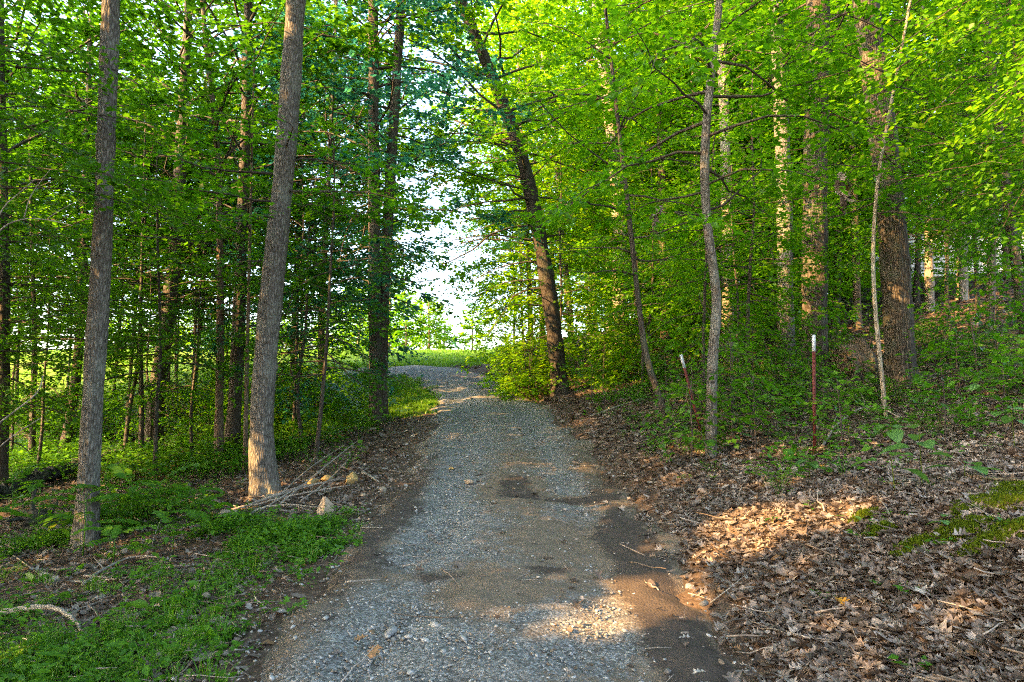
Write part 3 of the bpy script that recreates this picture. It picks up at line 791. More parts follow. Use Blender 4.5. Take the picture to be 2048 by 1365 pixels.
T('paint_marked_tree', 'grey trunk marked with a blue-green paint blaze', [(1573, 722), (1571, 600), (1570, 420), (1562, 220), (1554, 60)], 18, 32, 19, 'grey', 'maple', [C(6.5, 18.5, 46, 3.6, leaf=.14)], 48, sides=28, step=.09, flare=.25, top=.6)
T('furrowed_oak_tree', 'thick furrowed oak trunk directly behind the upright red post', [(1630, 738), (1629, 600), (1630, 400), (1634, 200), (1636, 60)], 16, 49, 20, 'oak', 'maple', [C(7, 19.5, 48, 4.0, leaf=.14)], 49, sides=40, step=.07, furrow=.055, flare=.55, top=.7)
T('massive_dark_tree', 'thickest dark trunk with a flared mossy foot on the slope', [(1803, 775), (1796, 640), (1785, 450), (1765, 260), (1738, 60)], 13, 54, 20, 'oak', 'deep', [C(6.6, 19.5, 48, 4.2, leaf=.13)], 50, sides=44, step=.07, furrow=.05, flare=.5, top=.65, filt=False)
T('pale_twin_sapling', 'thin pale double-stemmed sapling in front of the massive dark trunk', [(1772, 835), (1762, 740), (1748, 600), (1745, 480), (1758, 330), (1780, 220)], 10.5, 9, 8, 'pale', 'maple', [C(3.0, 7.6, 26, 2.3, leaf=.10, e_lo=-2, e_hi=28, twig=.24, lpt=11)], 51, sides=10, step=.08, flare=.15, kind='maple', top=.5)
T('gold_lit_tree', 'slim trunk glowing in sun before the white house', [(1860, 640), (1858, 500), (1856, 380), (1850, 200)], 25, 17, 15, 'pale', 'gold', [C(5, 14.5, 38, 3.0, leaf=.16)], 52, flare=.2)
T('short_sunlit_trunk_tree', 'pale trunk sunlit at its foot, standing before the white house wall', [(1927, 640), (1925, 560), (1922, 430), (1915, 260)], 26, 20, 16, 'pale', 'maple', [C(4.6, 15.5, 40, 3.2, leaf=.16)], 53, flare=.35)
T('upright_brown_tree', 'brown upright tree on the slope near the bent tree', [(1978, 665), (1983, 560), (1985, 400), (1980, 200)], 19, 17, 15, 'brown', 'deep', [C(4.4, 14.5, 40, 3.0, leaf=.14)], 54, flare=.25)
T('bent_edge_tree', 'dark bent tree curving in at the uphill edge of view', [(2056, 650), (2030, 520), (2012, 380), (1998, 250), (1972, 60)], 14.5, 22, 14, 'dark', 'deep', [C(4.2, 13.5, 40, 3.2, leaf=.13)], 55, flare=.25)
for k, (px, d, w, H, bk, lm, lb) in enumerate([
        ([(1292, 690), (1290, 560), (1286, 400)], 29, 15, 16, 'pale', 'gold', 'slim pale trunk beside the forking pale tree, deep in the wood'),
        ([(1367, 660), (1365, 520), (1362, 380)], 31, 14, 16, 'brown', 'gold', 'slim brown trunk deep behind the slanting post'),
        ([(1395, 650), (1392, 520), (1390, 200), (1380, 40)], 27, 19, 18, 'pale', 'gold', 'pale trunk deep behind, forking above the curved grey tree'),
        ([(1510, 690), (1512, 560), (1508, 420)], 33, 13, 15, 'brown', 'gold', 'slim brown trunk between sunlit pale tree and paint-marked trunk'),
        ([(1672, 640), (1674, 520), (1676, 380)], 30, 13, 15, 'brown', 'maple', 'slim trunk in the gap behind the furrowed oak'),
        ([(1715, 660), (1712, 520), (1708, 380)], 24, 16, 15, 'brown', 'maple', 'brown trunk between the furrowed oak and the massive trunk'),
        ([(1832, 620), (1836, 520), (1838, 380)], 27, 12, 14, 'dark', 'maple', 'slim dark trunk close behind the massive trunk'),
        ([(1890, 650), (1893, 540), (1900, 420)], 20, 8, 9, 'dark', 'maple', 'whip-thin dark sapling before the white house'),
        ([(1958, 650), (1952, 540), (1948, 420)], 22, 8, 9, 'dark', 'maple', 'whip-thin sapling between two brown trunks near the house')]):
    T('slim_wood_tree', lb, px, d, w, H, bk, lm, [C(H * .3, H - .4, 30, 3.0, leaf=.19)], 60 + k, group='slim trunks in the uphill wood', sides=12, flare=.25, kind='far')

# --- prototypes, then copies deeper in the wood
def proto(name, label, group, x, y, H, w, bark, leafmat, crown, seed, kind='far', lean=.3, sides=12):
    rng = np.random.RandomState(seed)
    g = float(gz(x, y))
    n = 6
    hh = np.linspace(-.1, H, n)
    off = np.cumsum(rng.randn(n, 2) * lean * H / 40, axis=0); off -= off[0]
    tp = np.stack([x + off[:, 0], y + off[:, 1], g + hh], -1)
    tr = w * (1 - .7 * np.clip(hh / H, 0, 1))
    cs = [dict(c, z0=c['z0'] + g, z1=c['z1'] + g) for c in crown]
    return make_tree(name, label, group, tp, tr, bark, leafmat, cs, rng, sides, .3, 'tree', kind, .05, .35)

rp = np.random.RandomState(99)
DEEP_L = 'tall slim tree deep in the uphill wood, one of many alike'
DEEP_G = 'trees deep in the uphill wood'
protos = [proto('deep_wood_tree', DEEP_L, DEEP_G, 14, 33, 17, .17, 'pale', 'gold', [C(4, 16.5, 44, 3.8, leaf=.20)], 200),
          proto('deep_wood_tree', DEEP_L, DEEP_G, 22, 30, 15, .14, 'brown', 'maple', [C(3, 14.5, 44, 3.4, leaf=.19)], 201),
          proto('deep_wood_tree', DEEP_L, DEEP_G, 9, 38, 18, .18, 'brown', 'gold', [C(4.5, 17.5, 44, 4.0, leaf=.20)], 202),
          proto('deep_wood_tree', DEEP_L, DEEP_G, 29, 36, 16, .15, 'dark', 'maple', [C(2.5, 15.5, 48, 3.6, leaf=.20)], 203)]
placed = [(14, 33), (22, 30), (9, 38), (29, 36)]
n = 0; tries = 0
while n < 64 and tries < 6000:
    tries += 1
    y = rp.uniform(24, 66); x = rp.uniform(3.0, .85 * y + 3)
    if y < 30 and x < 8: continue
    if x < 3.0 + (y - 30) * .12: continue
    if 20 < x < 40 and 38 < y < 54 and not (rp.rand() < .25 and y > 50): continue          # clearing round the white house
    if y < 44 and .49 < x / y < .80: continue            # thinner towards the house
    if min((x - a) ** 2 + (y - b) ** 2 for a, b in placed) < 5.5: continue
    placed.append((x, y)); n += 1
    copy_tree(protos[rp.randint(4)], (x, y, float(gz(x, y))), rp.uniform(0, 6.28), rp.uniform(.8, 1.15), DEEP_L, DEEP_G)
DL_L = 'slim dark tree at the back of the downhill wood, one of many alike'
DL_G = 'trees at the back of the downhill wood'
bw = []
for k, (x, y) in enumerate([(-14, 24), (-9.5, 26), (-19, 22), (-7.2, 23), (-22, 27), (-17, 28), (-12.2, 29), (-5.6, 27.5), (-25, 24), (-11.5, 20.5), (-16.5, 18.5), (-13.8, 15.5), (-20, 17)]):
    H = rp.uniform(11.5, 14.5)
    bw.append(proto('back_wood_tree', DL_L, DL_G, x, y, H, rp.uniform(.035, .06), 'dark', 'deep' if k % 2 else 'maple', [C(3.0, H * .97, 42, 3.4, leaf=.17)], 210 + k, kind='far'))
for k, (x, y) in enumerate([(-10.5, 22.5), (-13, 26.5), (-15.5, 21), (-18, 25), (-21, 20), (-8, 28.5), (-24, 28.5), (-19.5, 30), (-15, 30.5), (-23, 17.5), (-12, 24), (-15.3, 20), (-13.6, 17.3), (-18, 20)]):
    copy_tree(bw[(k * 3 + 1) % 13], (x, y, float(gz(x, y))), rp.uniform(0, 6.28), rp.uniform(.9, 1.15), DL_L, DL_G)
# sky-glow tinted trees standing at the field edge, between the twin stems and the open sky
T('field_edge_tree', 'loose sky-glow tinted tree at the field edge beside the twin stems', [(640, 800), (645, 600), (655, 400)], 22, 14, 14, 'dark', 'sky_glow', [C(2.2, 13.6, 56, 3.3, leaf=.16)], 71)
T('field_edge_tree', 'dense sky-glow tinted tree at the field edge behind the stout grey tree', [(585, 800), (590, 600), (600, 400)], 25, 14, 15, 'dark', 'sky_glow', [C(2.6, 14.6, 56, 3.5, leaf=.165)], 72)

for px, d, H, z0, sd_, lb in [(1062, 30, 16, 3.0, 73, 'bright tree behind the maple bush, overhanging the open sky gap'), (1085, 36, 17, 3.0, 74, 'bright tree at the far corner of the uphill wood'), (1110, 33, 17, 3.0, 75, 'bright tree behind the leaning dark trunk'), (960, 24.5, 14, 8.5, 76, 'tall slim tree whose crown closes over the drive')][:3]:
    T('gap_side_tree', lb, [(px, 720), (px - 3, 560), (px - 12, 400)], d, 12, H, 'brown', 'gold' if sd_ != 74 else 'maple', [C(z0 * .5, H - .4, 46, 4.4, leaf=.18)], sd_, kind='far')

# young maples with level sprays along both sides
UG = 'young maples with level leaf sprays'
def under(label, x, y, H, Lm, seed, lm='maple', kind='maple', leaf=.10, z0=.25):
    rng = np.random.RandomState(seed); g = float(gz(x, y))
    hh = np.linspace(-.08, H, 6); off = np.cumsum(rng.randn(6, 2) * .07 * H / 5, axis=0); off -= off[0]
    tp = np.stack([x + off[:, 0], y + off[:, 1], g + hh], -1)
    tr = (.006 * H + .006) * (1 - .75 * np.clip(hh / H, 0, 1))
    return make_tree('young_maple', label, UG, tp, tr, 'dark', lm, [C(g + H * z0, g + H * .97, int(10 + H * 4.2), Lm, leaf=leaf, e_lo=-4, e_hi=28, twig=.18, lpt=14, prof='round', droop=.5, minr=.004)],
                     rng, 8, .15, 'tree', kind, .02, .15, True)
UA = [
    ('young maple reaching in across the top of the uphill view', 7.6, 8.0, 7.6, 3.0, 'maple', .40),
    ('young maple with sprays between the sunlit pale trunk and paint-marked trunk', 7.6, 18.6, 6.6, 2.2, 'maple', .2),
    ('young maple deep behind the curved grey tree', 5.6, 19.2, 6.6, 2.2, 'gold', .15),
    ('young maple filling the wood behind the forking pale tree', 4.6, 25.5, 6.4, 2.2, 'gold', .1),
    ('young maple hanging over the shaded edge above the bare twigs', -6.6, 7.6, 7.4, 2.4, 'deep', .5),
    ('young maple arching between the stout grey tree and twin stems', -4.6, 15.2, 6.4, 2.1, 'sky_glow', .22),
    ('young maple in the gap between straight dark tree and stout grey tree', -5.6, 17.6, 6.6, 2.1, 'maple', .15),
    ('young maple low beside the rough dark trunk', -9.6, 18.2, 5.4, 2.1, 'maple', .15),
    ('young maple deep below the slanting dark tree', -13.2, 18.2, 5.6, 2.1, 'maple', .15),
    ('leafy young maple over the bank beside the leaning dark tree', 1.5, 21.6, 7.6, 2.5, 'gold', .12),
    ('leafy young maple reaching over the bend of the drive', .4, 25.2, 8.2, 2.7, 'gold', .2),
    ('leafy young maple standing past the bend against the sky gap', .1, 27.4, 7.2, 2.6, 'gold', .36),
    ('bright young maple bushing out at the foot of the leaning dark tree', .6, 24.2, 3.6, 1.5, 'gold'),
    ('low bright maple bush where the bank meets the drive', .35, 22.6, 3.0, 1.3, 'gold'),
    ('young maple crowding the bank behind the bowed sapling', 3.3, 17.5, 5.2, 2.0, 'maple'),
    ('young maple between the forking pale tree and the bowed sapling', 4.1, 20.5, 6.5, 2.2, 'gold'),
    ('young maple before the sunlit pale trunk', 5.2, 15.6, 5.4, 2.0, 'maple'),
    ('young maple spreading between the sinuous tree and the paint-marked trunk', 4.5, 13.0, 6.6, 2.2, 'maple', .3),
    ('young maple beyond the furrowed oak towards the house', 9.2, 15.8, 6.0, 2.2, 'maple'),
    ('young maple overhanging the massive dark trunk', 8.3, 11.0, 6.6, 2.4, 'deep'),
    ('young maple low on the slope by the bent tree', 11.2, 14.6, 4.6, 2.0, 'deep'),
    ('young maple at the uphill edge of view', 9.6, 10.8, 5.8, 2.2, 'deep'),
    ('slim young maple under the gold-lit trunk', 12.6, 19.5, 5.2, 2.0, 'maple'),
    ('young maple near the whip-thin saplings', 15.0, 21.0, 5.4, 2.0, 'maple'),
    ('young maple tucked behind the curved grey tree', 3.7, 13.2, 5.6, 2.1, 'maple'),
    ('young maple hanging over the stout grey tree and brush', -3.6, 12.6, 6.2, 2.1, 'deep'),
    ('young maple shading the slim brown tree', -6.8, 13.2, 6.4, 2.2, 'deep'),
    ('young maple between rough trunk and straight dark tree', -7.6, 16.4, 6.2, 2.2, 'maple'),
    ('young maple under the slanting dark tree', -11.0, 16.0, 5.6, 2.2, 'deep'),
    ('dark young maple behind the bare twigs', -8.6, 10.8, 6.2, 2.3, 'deep'),
    ('young maple at the shaded edge of the downhill wood', -10.2, 12.2, 6.8, 2.4, 'deep'),
    ('low maple bush between the twin stems and straight dark tree', -6.6, 18.6, 3.4, 1.6, 'maple'),
    ('leafy low maple bush at the corner of the downhill wood', -7.0, 22.6, 4.2, 1.8, 'sky_glow'),
    ('low leafy maple bush in bright undergrowth behind the stout tree', -6.4, 20.6, 3.8, 1.8, 'maple'),
]
for k, (lb, x, y, H, Lm, lm, *zz) in enumerate(UA):
    house_side = x > 7.5 and .55 < x / y < .8
    under(lb, x, y, H, Lm, 300 + k, lm, 'mid' if y < 15 else 'far', .09 if y < 15 else .11, zz[0] if zz else .08 if 'bush' in lb else .42 if house_side else .25)
LU_L = 'low leafy maple deep among the uphill trunks, one of many alike'; LU_G = 'low maples deep in the uphill wood'
lu = []
for k, (x, y, lm) in enumerate([(7.5, 28, 'gold'), (12, 27, 'maple'), (10, 33, 'gold')]):
    o = under(LU_L, x, y, 5.5, 2.3, 380 + k, lm, 'far', .15, .06); o.name = 'low_maple'; o['group'] = LU_G; lu.append(o)
n = 0
while n < 46:
    y = rp.uniform(23, 52); x = rp.uniform(3.5, .8 * y + 2)
    if x < 3.0 + (y - 26) * .14 or (.50 < x / y < .80 and y < 50): continue
    n += 1
    copy_tree(lu[n % 3], (x, y, float(gz(x, y))), rp.uniform(0, 6.28), rp.uniform(.75, 1.3), LU_L, LU_G)
for x, y in [(16.8, 27.5)]: copy_tree(lu[1], (x, y, float(gz(x, y))), rp.uniform(0, 6.28), .9, LU_L, LU_G)

# dense bright bushes at the foot of the leaning dark tree
for k, (x, y, Hb, Lb, lb) in enumerate([(.5, 21.3, 2.3, 1.15, 'dense lime-green bush hanging over the edge of the drive'), 
                                        (.3, 23.4, 2.2, 1.2, 'dense lime-green bush farthest up the drive'), (3.2, 23.0, 3.4, 1.4, 'tall lime-green bush behind the leaning dark trunk'), (3.3, 20.6, 2.0, 1.2, 'lime-green bush uphill of the leaning dark tree'),
                                        (-7.4, 20.0, 2.0, 1.4, 'lime-green bush between twin stems and the stout grey tree')]):
    rng = np.random.RandomState(450 + k); g = float(gz(x, y)); base = np.array([x, y, g])
    root = empty('maple_bush', base); tag(root, lb, 'bush', 'bright bushes along the drive')
    w = MB(); A = []
    for q in range(7):
        a = rng.uniform(0, 6.28); e = rng.uniform(.75, 1.45); Ls = Hb * rng.uniform(.55, 1.35); hh = np.linspace(0, 1, 5)
        tp = base + np.stack([np.cos(a) * np.cos(e) * Ls * hh, np.sin(a) * np.cos(e) * Ls * hh, np.sin(e) * Ls * hh - .05], -1); tr = np.linspace(.016, .005, 5)
        V, Q, Tr = tube(tp, tr, 5); w.add(V, Tr, Q)
        A.append(grow(rng, tp, tr, g + .15, tp[-1, 2] - .02, 11, Lb, leaf=.115, twig=.16, wood=w, lpt=14, e_lo=0, e_hi=30, thin_twigs=False, droop=.6))
    ob('stem', w.mesh('stem', BARK['dark'], True, base), root)
    P, D, Nn, S = [np.concatenate([a[q] for a in A]) for q in range(4)]
    V, Tn = leaves_np(P - base, D, Nn, S, 'far'); ob('crown', mesh_np('crown', V, Tn, LEAF['gold']), root)

# knee-high maple saplings scattered over the uphill bank
BS_L = 'knee-high leafy sapling on the littered bank, one of many alike'; BS_G = 'knee-high saplings on the uphill bank'
bs = []
for k, (x, y, Hs, lm) in enumerate([(3.4, 9.6, 1.1, 'maple'), (4.9, 10.8, .9, 'weed'), (3.6, 11.2, 1.5, 'maple'), (7.6, 11.6, 1.2, 'deep'), (6.9, 9.6, 1.0, 'weed')]):
    o = under(BS_L, x, y, Hs, .55, 420 + k, lm, 'mid', .095, .3); o.name = 'bank_sapling'; o['group'] = BS_G; bs.append(o)
n = 0
while n < 46:
    y = rp.uniform(7.6, 21); x = path_c(y) + rp.uniform(2.2, 10.5)
    if x > .80 * y or (y < 9 and x < 3.4) or (y < 13 and .50 < x / y < .62): continue
    n += 1
    copy_tree(bs[n % 5], (x, y, float(gz(x, y))), rp.uniform(0, 6.28), rp.uniform(.55, 1.2), BS_L, BS_G)

# undergrowth shrubs along the far side of the downhill wood
SG = 'shrubs at the back of the downhill wood'
SL = 'low bright green shrub at the field side of the downhill wood'
def shrub_proto(x, y, seed, lm):
    rng = np.random.RandomState(seed); g = float(gz(x, y)); base = np.array([x, y, g])
    root = empty('green_shrub', base); tag(root, SL, 'shrub', SG)
    w = MB(); A = []
    for s in range(6):
        a = rng.uniform(0, 6.28); e = rng.uniform(.9, 1.4); Ls = rng.uniform(1.0, 1.7)
        hh = np.linspace(0, 1, 5)
        tp = base + np.stack([np.cos(a) * np.cos(e) * Ls * hh, np.sin(a) * np.cos(e) * Ls * hh, np.sin(e) * Ls * hh - .05], -1)
        tr = np.linspace(.014, .005, 5)
        V, Q, Tr = tube(tp, tr, 5); w.add(V, Tr, Q)
        A.append(grow(rng, tp, tr, g + .25, tp[-1, 2] - .02, 9, .8, leaf=.11, twig=.16, wood=w, lpt=11, e_lo=5, e_hi=40))
    ob('stem', w.mesh('stem', BARK['dark'], True, base), root)
    P, D, Nn, S = [np.concatenate([a[k] for a in A]) for k in range(4)]
    V, Tn = leaves_np(P - base, D, Nn, S, 'far'); ob('crown', mesh_np('crown', V, Tn, LEAF[lm]), root)
    return root
sp = [shrub_proto(-10.5, 24.5, 400, 'gold'), shrub_proto(-14.5, 23.0, 401, 'maple')]
for k in range(26):
    x = rp.uniform(-24, -4.6); y = rp.uniform(19.5, 27.5)
    if x > -8.5: x -= 5
    copy_tree(sp[k % 2], (x, y, float(gz(x, y))), rp.uniform(0, 6.28), rp.uniform(.45, 1.0), SL, SG)

# small sunlit trees far off on the field
for k, (px, py, d, H, lm, lb) in enumerate([
        (858, 708, 62, 5.2, 'gold', 'sunlit yellow-green tree alone on the far field beside the sky gap'),
        (812, 716, 58, 4.6, 'gold', 'bushy sunlit tree on the far field behind the twin stems'),
        (888, 706, 66, 3.2, 'maple', 'small dark-leaved tree on the far field rise'),
        (775, 722, 70, 9.0, 'gold', 'taller sunlit tree standing far beyond the field'),
        (716, 728, 64, 7.0, 'gold', 'sunlit tree far off across the field, glimpsed through leaves'),
        (945, 712, 60, 3.6, 'gold', 'yellowish low tree where the field meets the uphill wood')]):
    W = at(px, py, d); x, y = W[0], W[1]
    proto('field_tree', lb, 'trees out on the far field', x, y, H, .02 * H + .03, 'brown', lm, [C(H * .10, H * .97, 46, H * .34, leaf=.30, twig=.25, lpt=16)], 500 + k, 'far', .2, 8)
# the skyline wood beyond the field, one by one
for k in range(12):
    px = 250 + k * 46 + rp.uniform(-12, 12)
    W = at(px, 722, 85 + rp.uniform(-6, 10)); x, y = W[0], W[1]
    if k == 0:
        far0 = proto('skyline_tree', 'hazy sunlit tree on the skyline beyond the field', 'trees on the skyline beyond the field', x, y, 7, .18, 'brown', 'gold', [C(.5, 6.8, 46, 3.0, leaf=.36, twig=.3, lpt=16)], 520, 'far', .2, 8)
    else:
        copy_tree(far0, (x, y, float(gz(x, y))), rp.uniform(0, 6.28), rp.uniform(.5, .95), 'hazy sunlit tree on the skyline beyond the field', 'trees on the skyline beyond the field')

# trees overhead and beside the viewpoint: their crowns shade the drive and hang into the top of the view
for k, (x, y, H, w) in enumerate([(-9.5, 3.2, 15, .17), (-13, -1.5, 16, .19), (-7.5, -3.6, 15, .16), (-17, 3.5, 17, .2), (-12.5, 7.0, 15, .17), (-18, -6, 17, .2), (-4.6, -7.5, 16, .18), (-11, -9, 16, .18),
                                  (7.5, 4.2, 15, .18), (4.5, -3, 15, .18), (-16, 9.5, 15, .17)]):
    rng = np.random.RandomState(600 + k); g = float(gz(x, y))
    hh = np.linspace(-.1, H, 6); off = np.cumsum(rng.randn(6, 2) * .2, axis=0); off -= off[0]
    tp = np.stack([x + off[:, 0], y + off[:, 1], g + hh], -1)
    make_tree('overhanging_tree', 'tall tree beside the viewpoint whose crown overhangs and shades the drive', 'trees shading the near drive', tp, w * (1 - .7 * np.clip(hh / H, 0, 1)), 'grey', 'deep',
              [C(g + 2.4 if x < 0 else g + 5.0, g + H * .97, 60, 3.9, leaf=.27, lpt=9)], rng, 12, .3, 'tree', 'far', .04, .4, filt=True)
# ------------------------------------------------------------------ white house glimpsed through the wood
def box(mb, c, s, rz=0.0):
    c = np.asarray(c, float); s = np.asarray(s, float) / 2
    V = np.array([[x, y, z] for x in (-1, 1) for y in (-1, 1) for z in (-1, 1)]) * s
    V = V + c
    mb.add(V, quad=[[0, 1, 3, 2], [4, 6, 7, 5], [0, 4, 5, 1], [2, 3, 7, 6], [0, 2, 6, 4], [1, 5, 7, 3]])
def part(name, mat, parent, boxes, smooth=False):
    mb = MB()
    for c, s in boxes: box(mb, c, s)
    return ob(name, mb.mesh(name, mat, smooth), parent)
M_SIDING = simple_mat('white_siding', (.74, .75, .78), (.80, .81, .83), 3, .6, .05)
M_ROOF = simple_mat('grey_shingle', (.16, .17, .19), (.26, .27, .29), 14, .9, .4)
M_GLASS = simple_mat('window_glass', (.03, .04, .05), (.06, .07, .09), 2, .1, 0, .6)
def house():
    x, y = 31.0, 45.5
    g = float(gz(x, y)) - .2
    root = empty('white_house', (x, y, g), math.radians(-14)); tag(root, 'low white-sided house glimpsed between trunks on the slope', 'house')
    Lx, Ly, Hh = 15.0, 7.0, 3.0
    part('wall', M_SIDING, root, [((0, 0, Hh / 2), (Lx, Ly, Hh))])
    for k in range(14):
        part('siding_board', M_SIDING, root, [((0, -Ly / 2 - .012, .12 + k * .21), (Lx + .02, .024, .195))])
    rb = MB(); o = .45
    V = np.array([[-Lx / 2 - o, -Ly / 2 - o, Hh], [Lx / 2 + o, -Ly / 2 - o, Hh], [Lx / 2 + o, Ly / 2 + o, Hh], [-Lx / 2 - o, Ly / 2 + o, Hh], [-Lx / 2 - o, 0, Hh + 1.5], [Lx / 2 + o, 0, Hh + 1.5]])
    rb.add(V, tri=[[0, 4, 3], [1, 2, 5]], quad=[[0, 1, 5, 4], [3, 4, 5, 2], [0, 3, 2, 1]])
    ob('roof', rb.mesh('roof', M_ROOF), root)
    for wx in (-5.2, -1.6, 4.6):
        f = part('window', M_SIDING, root, [((wx, -Ly / 2 - .04, 1.75), (1.3, .06, 1.4))])
        part('pane', M_GLASS, f, [((wx, -Ly / 2 - .075, 1.75), (1.1, .02, 1.2))])
    d = part('door', M_SIDING, root, [((1.6, -Ly / 2 - .045, 1.05), (.95, .06, 2.1))])
    part('handle', M_GLASS, d, [((1.95, -Ly / 2 - .09, 1.0), (.06, .05, .06))])
house()

# ------------------------------------------------------------------ steel fence posts
M_RED = simple_mat('rusty_red_paint', (.055, .014, .011), (.15, .028, .02), 40, .6, .3, .3)
M_WHITE = simple_mat('white_paint', (.30, .31, .34), (.58, .60, .64), 38, .6, .2, .3)
def t_post(label, top, bottom, depth):
    b = at(*bottom, depth); t = at(*top, depth)
    b[2] = float(gz(b[0], b[1])) - .04
    Ln = float(np.linalg.norm(t - b)); dirv = Vector(t - b).normalized()
    root = empty('fence_post', b); root.rotation_mode = 'QUATERNION'
    root.rotation_quaternion = dirv.to_track_quat('Z', 'Y')
    tag(root, label, 'post', 'steel fence posts on the bank')
    cut = Ln - .21
    def prof(z0, z1, g=0.0):
        return [((0, -.004, (z0 + z1) / 2), (.038 + g, .007 + g, z1 - z0)), ((0, .0145, (z0 + z1) / 2), (.007 + g, .030 + g, z1 - z0))]
    part('shaft', M_RED, root, prof(0, cut))
    part('painted_tip', M_WHITE, root, prof(cut, Ln, .003))
    for k in range(int((Ln - .1) / .055)):
        z = .08 + k * .055
        part('stud', M_RED if z < cut else M_WHITE, root, [((0, -.0115, z), (.012, .008, .018))])
t_post('upright red steel fence post with white painted tip', (1627, 670), (1629, 912), 8.6)
t_post('slanting red steel fence post with white tip beside the curved grey tree', (1361, 710), (1411, 902), 10.2)

# paint blaze on the marked tree
def blaze():
    root = bpy.data.objects['paint_marked_tree']
    c = at(1577, 495, 18) ; rad = .5 * 30 * 18 / F
    V, Tt = [], []
    n, m = 9, 7
    for i in range(n):
        for j in range(m):
            a = math.radians(-90 - 34 + 68 * j / (m - 1)) + .3
            w = 1.0
            V.append((math.cos(a) * (rad + .02), math.sin(a) * (rad + .02), -.09 + .18 * i / (n - 1) + .02 * math.sin(j * 2.1)))
    ctr = at(1570, 495, 18)
    V = np.array(V) + np.array([ctr[0], ctr[1], ctr[2]]) - np.array(root.location)
    Q = [(i * m + j, i * m + j + 1, (i + 1) * m + j + 1, (i + 1) * m + j) for i in range(n - 1) for j in range(m - 1) if not (i in (0, n - 2) and j in (0, m - 2))]
    o = ob('paint_mark', mesh_np('paint_mark', V, np.array(Q), simple_mat('teal_paint', (.02, .20, .22), (.05, .32, .33), 20, .7, .2)), root)
    o['label'] = 'blue-green paint blaze on bark'
blaze()

# ------------------------------------------------------------------ fallen wood
def stick(name, label, pix, r, cat='branch', group=None, mat='dead', sides=8, twigs=0, seed=0, ground=False, lift=.0):
    """a fallen branch through points (px, py, depth) or world points"""
    rng = np.random.RandomState(seed)
    W = np.array([at(*p) if len(p) == 3 and p[2] > 0 and not ground else p for p in pix], float)
    Q, s = resample(smooth_poly(W, 2), .06)
    Q = Q + rng.randn(*Q.shape) * r * .12
    gzv = ground_z(Q[:, 0], Q[:, 1])
    if lift is not None: Q[:, 2] = np.maximum(Q[:, 2], gzv + r * .4)
    rad = r * (1 - .6 * s / s[-1]) * (1 + .08 * rng.randn(len(s)))
    base = Q[len(Q) // 2].copy()
    w = MB(); V, Qd, Tr = tube(Q, rad, sides); w.add(V, Tr, Qd)
    for k in range(twigs):
        i = rng.randint(len(Q) // 4, len(Q) - 2)
        d = nrm(nrm(Q[i + 1] - Q[i]) + rng.randn(3) * .6 + [0, 0, .25]); L = rng.uniform(.15, .5)
        P = np.array([Q[i], Q[i] + d * L * .5 + rng.randn(3) * .02, Q[i] + d * L])
        V, Qd, Tr = tube(P, [rad[i] * .5, rad[i] * .35, rad[i] * .15], 5); w.add(V, Tr, Qd)
    o = ob(name, w.mesh(name, BARK[mat], True, base), None, base)
    tag(o, label, cat, group)
    return o
def gp(px, py, depth, up=0.0):
    w = at(px, py, depth); return np.array([w[0], w[1], float(ground_z(w[0], w[1])) + up])
def og(px, py, up=0.0): p = on_ground(px, py); p[2] += up; return p

def gstick(name, label, pix, r, **k):
    W = [og(a, b, (c[0] if c else 0.0)) for a, b, *c in pix]
    return stick(name, label, W, r, ground=True, **k)

gstick('fallen_branch', 'thick curved grey branch lying among weeds at the lower corner', [(-60, 1262, .06), (0, 1245, .08), (60, 1238, .10), (115, 1240, .10), (150, 1256, .05), (172, 1272, .0)], .030, seed=1)
gstick('fallen_branch', 'long bleached branch lying on litter below the straight grey tree', [(165, 1175, .03), (210, 1145, .05), (265, 1122, .06), (330, 1122, .03)], .016, seed=2, twigs=2, group='loose branches on the weedy ground')
gstick('fallen_branch', 'thin straight stick lying across litter under the bleached branch', [(140, 1168, .02), (250, 1165, .03), (365, 1135, .02)], .010, seed=3, group='loose branches on the weedy ground')
gstick('fallen_branch', 'forked thin branch lying near the rosette of weeds by the curved grey branch', [(120, 1240, .02), (160, 1225, .03), (205, 1205, .02)], .009, seed=4, twigs=2, group='loose branches on the weedy ground')
gstick('fallen_branch', 'bare stick standing tilted out of the weeds beside the straight grey tree', [(0, 1095, .02), (60, 1145, .05), (115, 1178, .02)], .010, seed=5, group='loose branches on the weedy ground')
# brush pile by the stout grey tree
BG = 'sticks of the brush pile'
pile = [([(470, 1043), (540, 1025, .12), (650, 1026, .06)], .018, 'pale grey stick along the near edge of the brush pile'),
        ([(440, 1030), (560, 1005, .12), (680, 978, .15)], .022, 'thickest stick lying lengthwise through the brush pile'),
        ([(560, 1020, .08), (640, 975, .25), (715, 935, .45)], .012, 'long thin stick jutting up out of the brush pile'),
        ([(545, 1012, .06), (620, 965, .25), (690, 935, .38)], .011, 'thin stick arching over the yellow rock in the brush pile'),
        ([(600, 1015, .08), (660, 985, .18), (700, 945, .25)], .010, 'short thin stick crossing the brush pile'),
        ([(535, 1008, .1), (610, 992, .15), (690, 975, .12)], .014, 'grey stick lying across the middle of the brush pile'),
        ([(500, 1020, .05), (590, 1010, .14), (700, 985, .1)], .015, 'bent grey stick under the jutting sticks of the brush pile'),
        ([(420, 1012, .08), (470, 1022, .06), (540, 1030, .04)], .009, 'thin dark stick at the low end of the brush pile'),
        ([(520, 1030, .05), (600, 1000, .2), (640, 985, .22)], .010, 'short stick propped on the brush pile'),
        ([(625, 1028, .03), (560, 1018, .1), (500, 1003, .1)], .008, 'thinnest twig caught across the brush pile'),
        ([(725, 952, .05), (745, 962, .05), (757, 968, .03)], .028, 'stubby pale log end beside the yellow rock')]
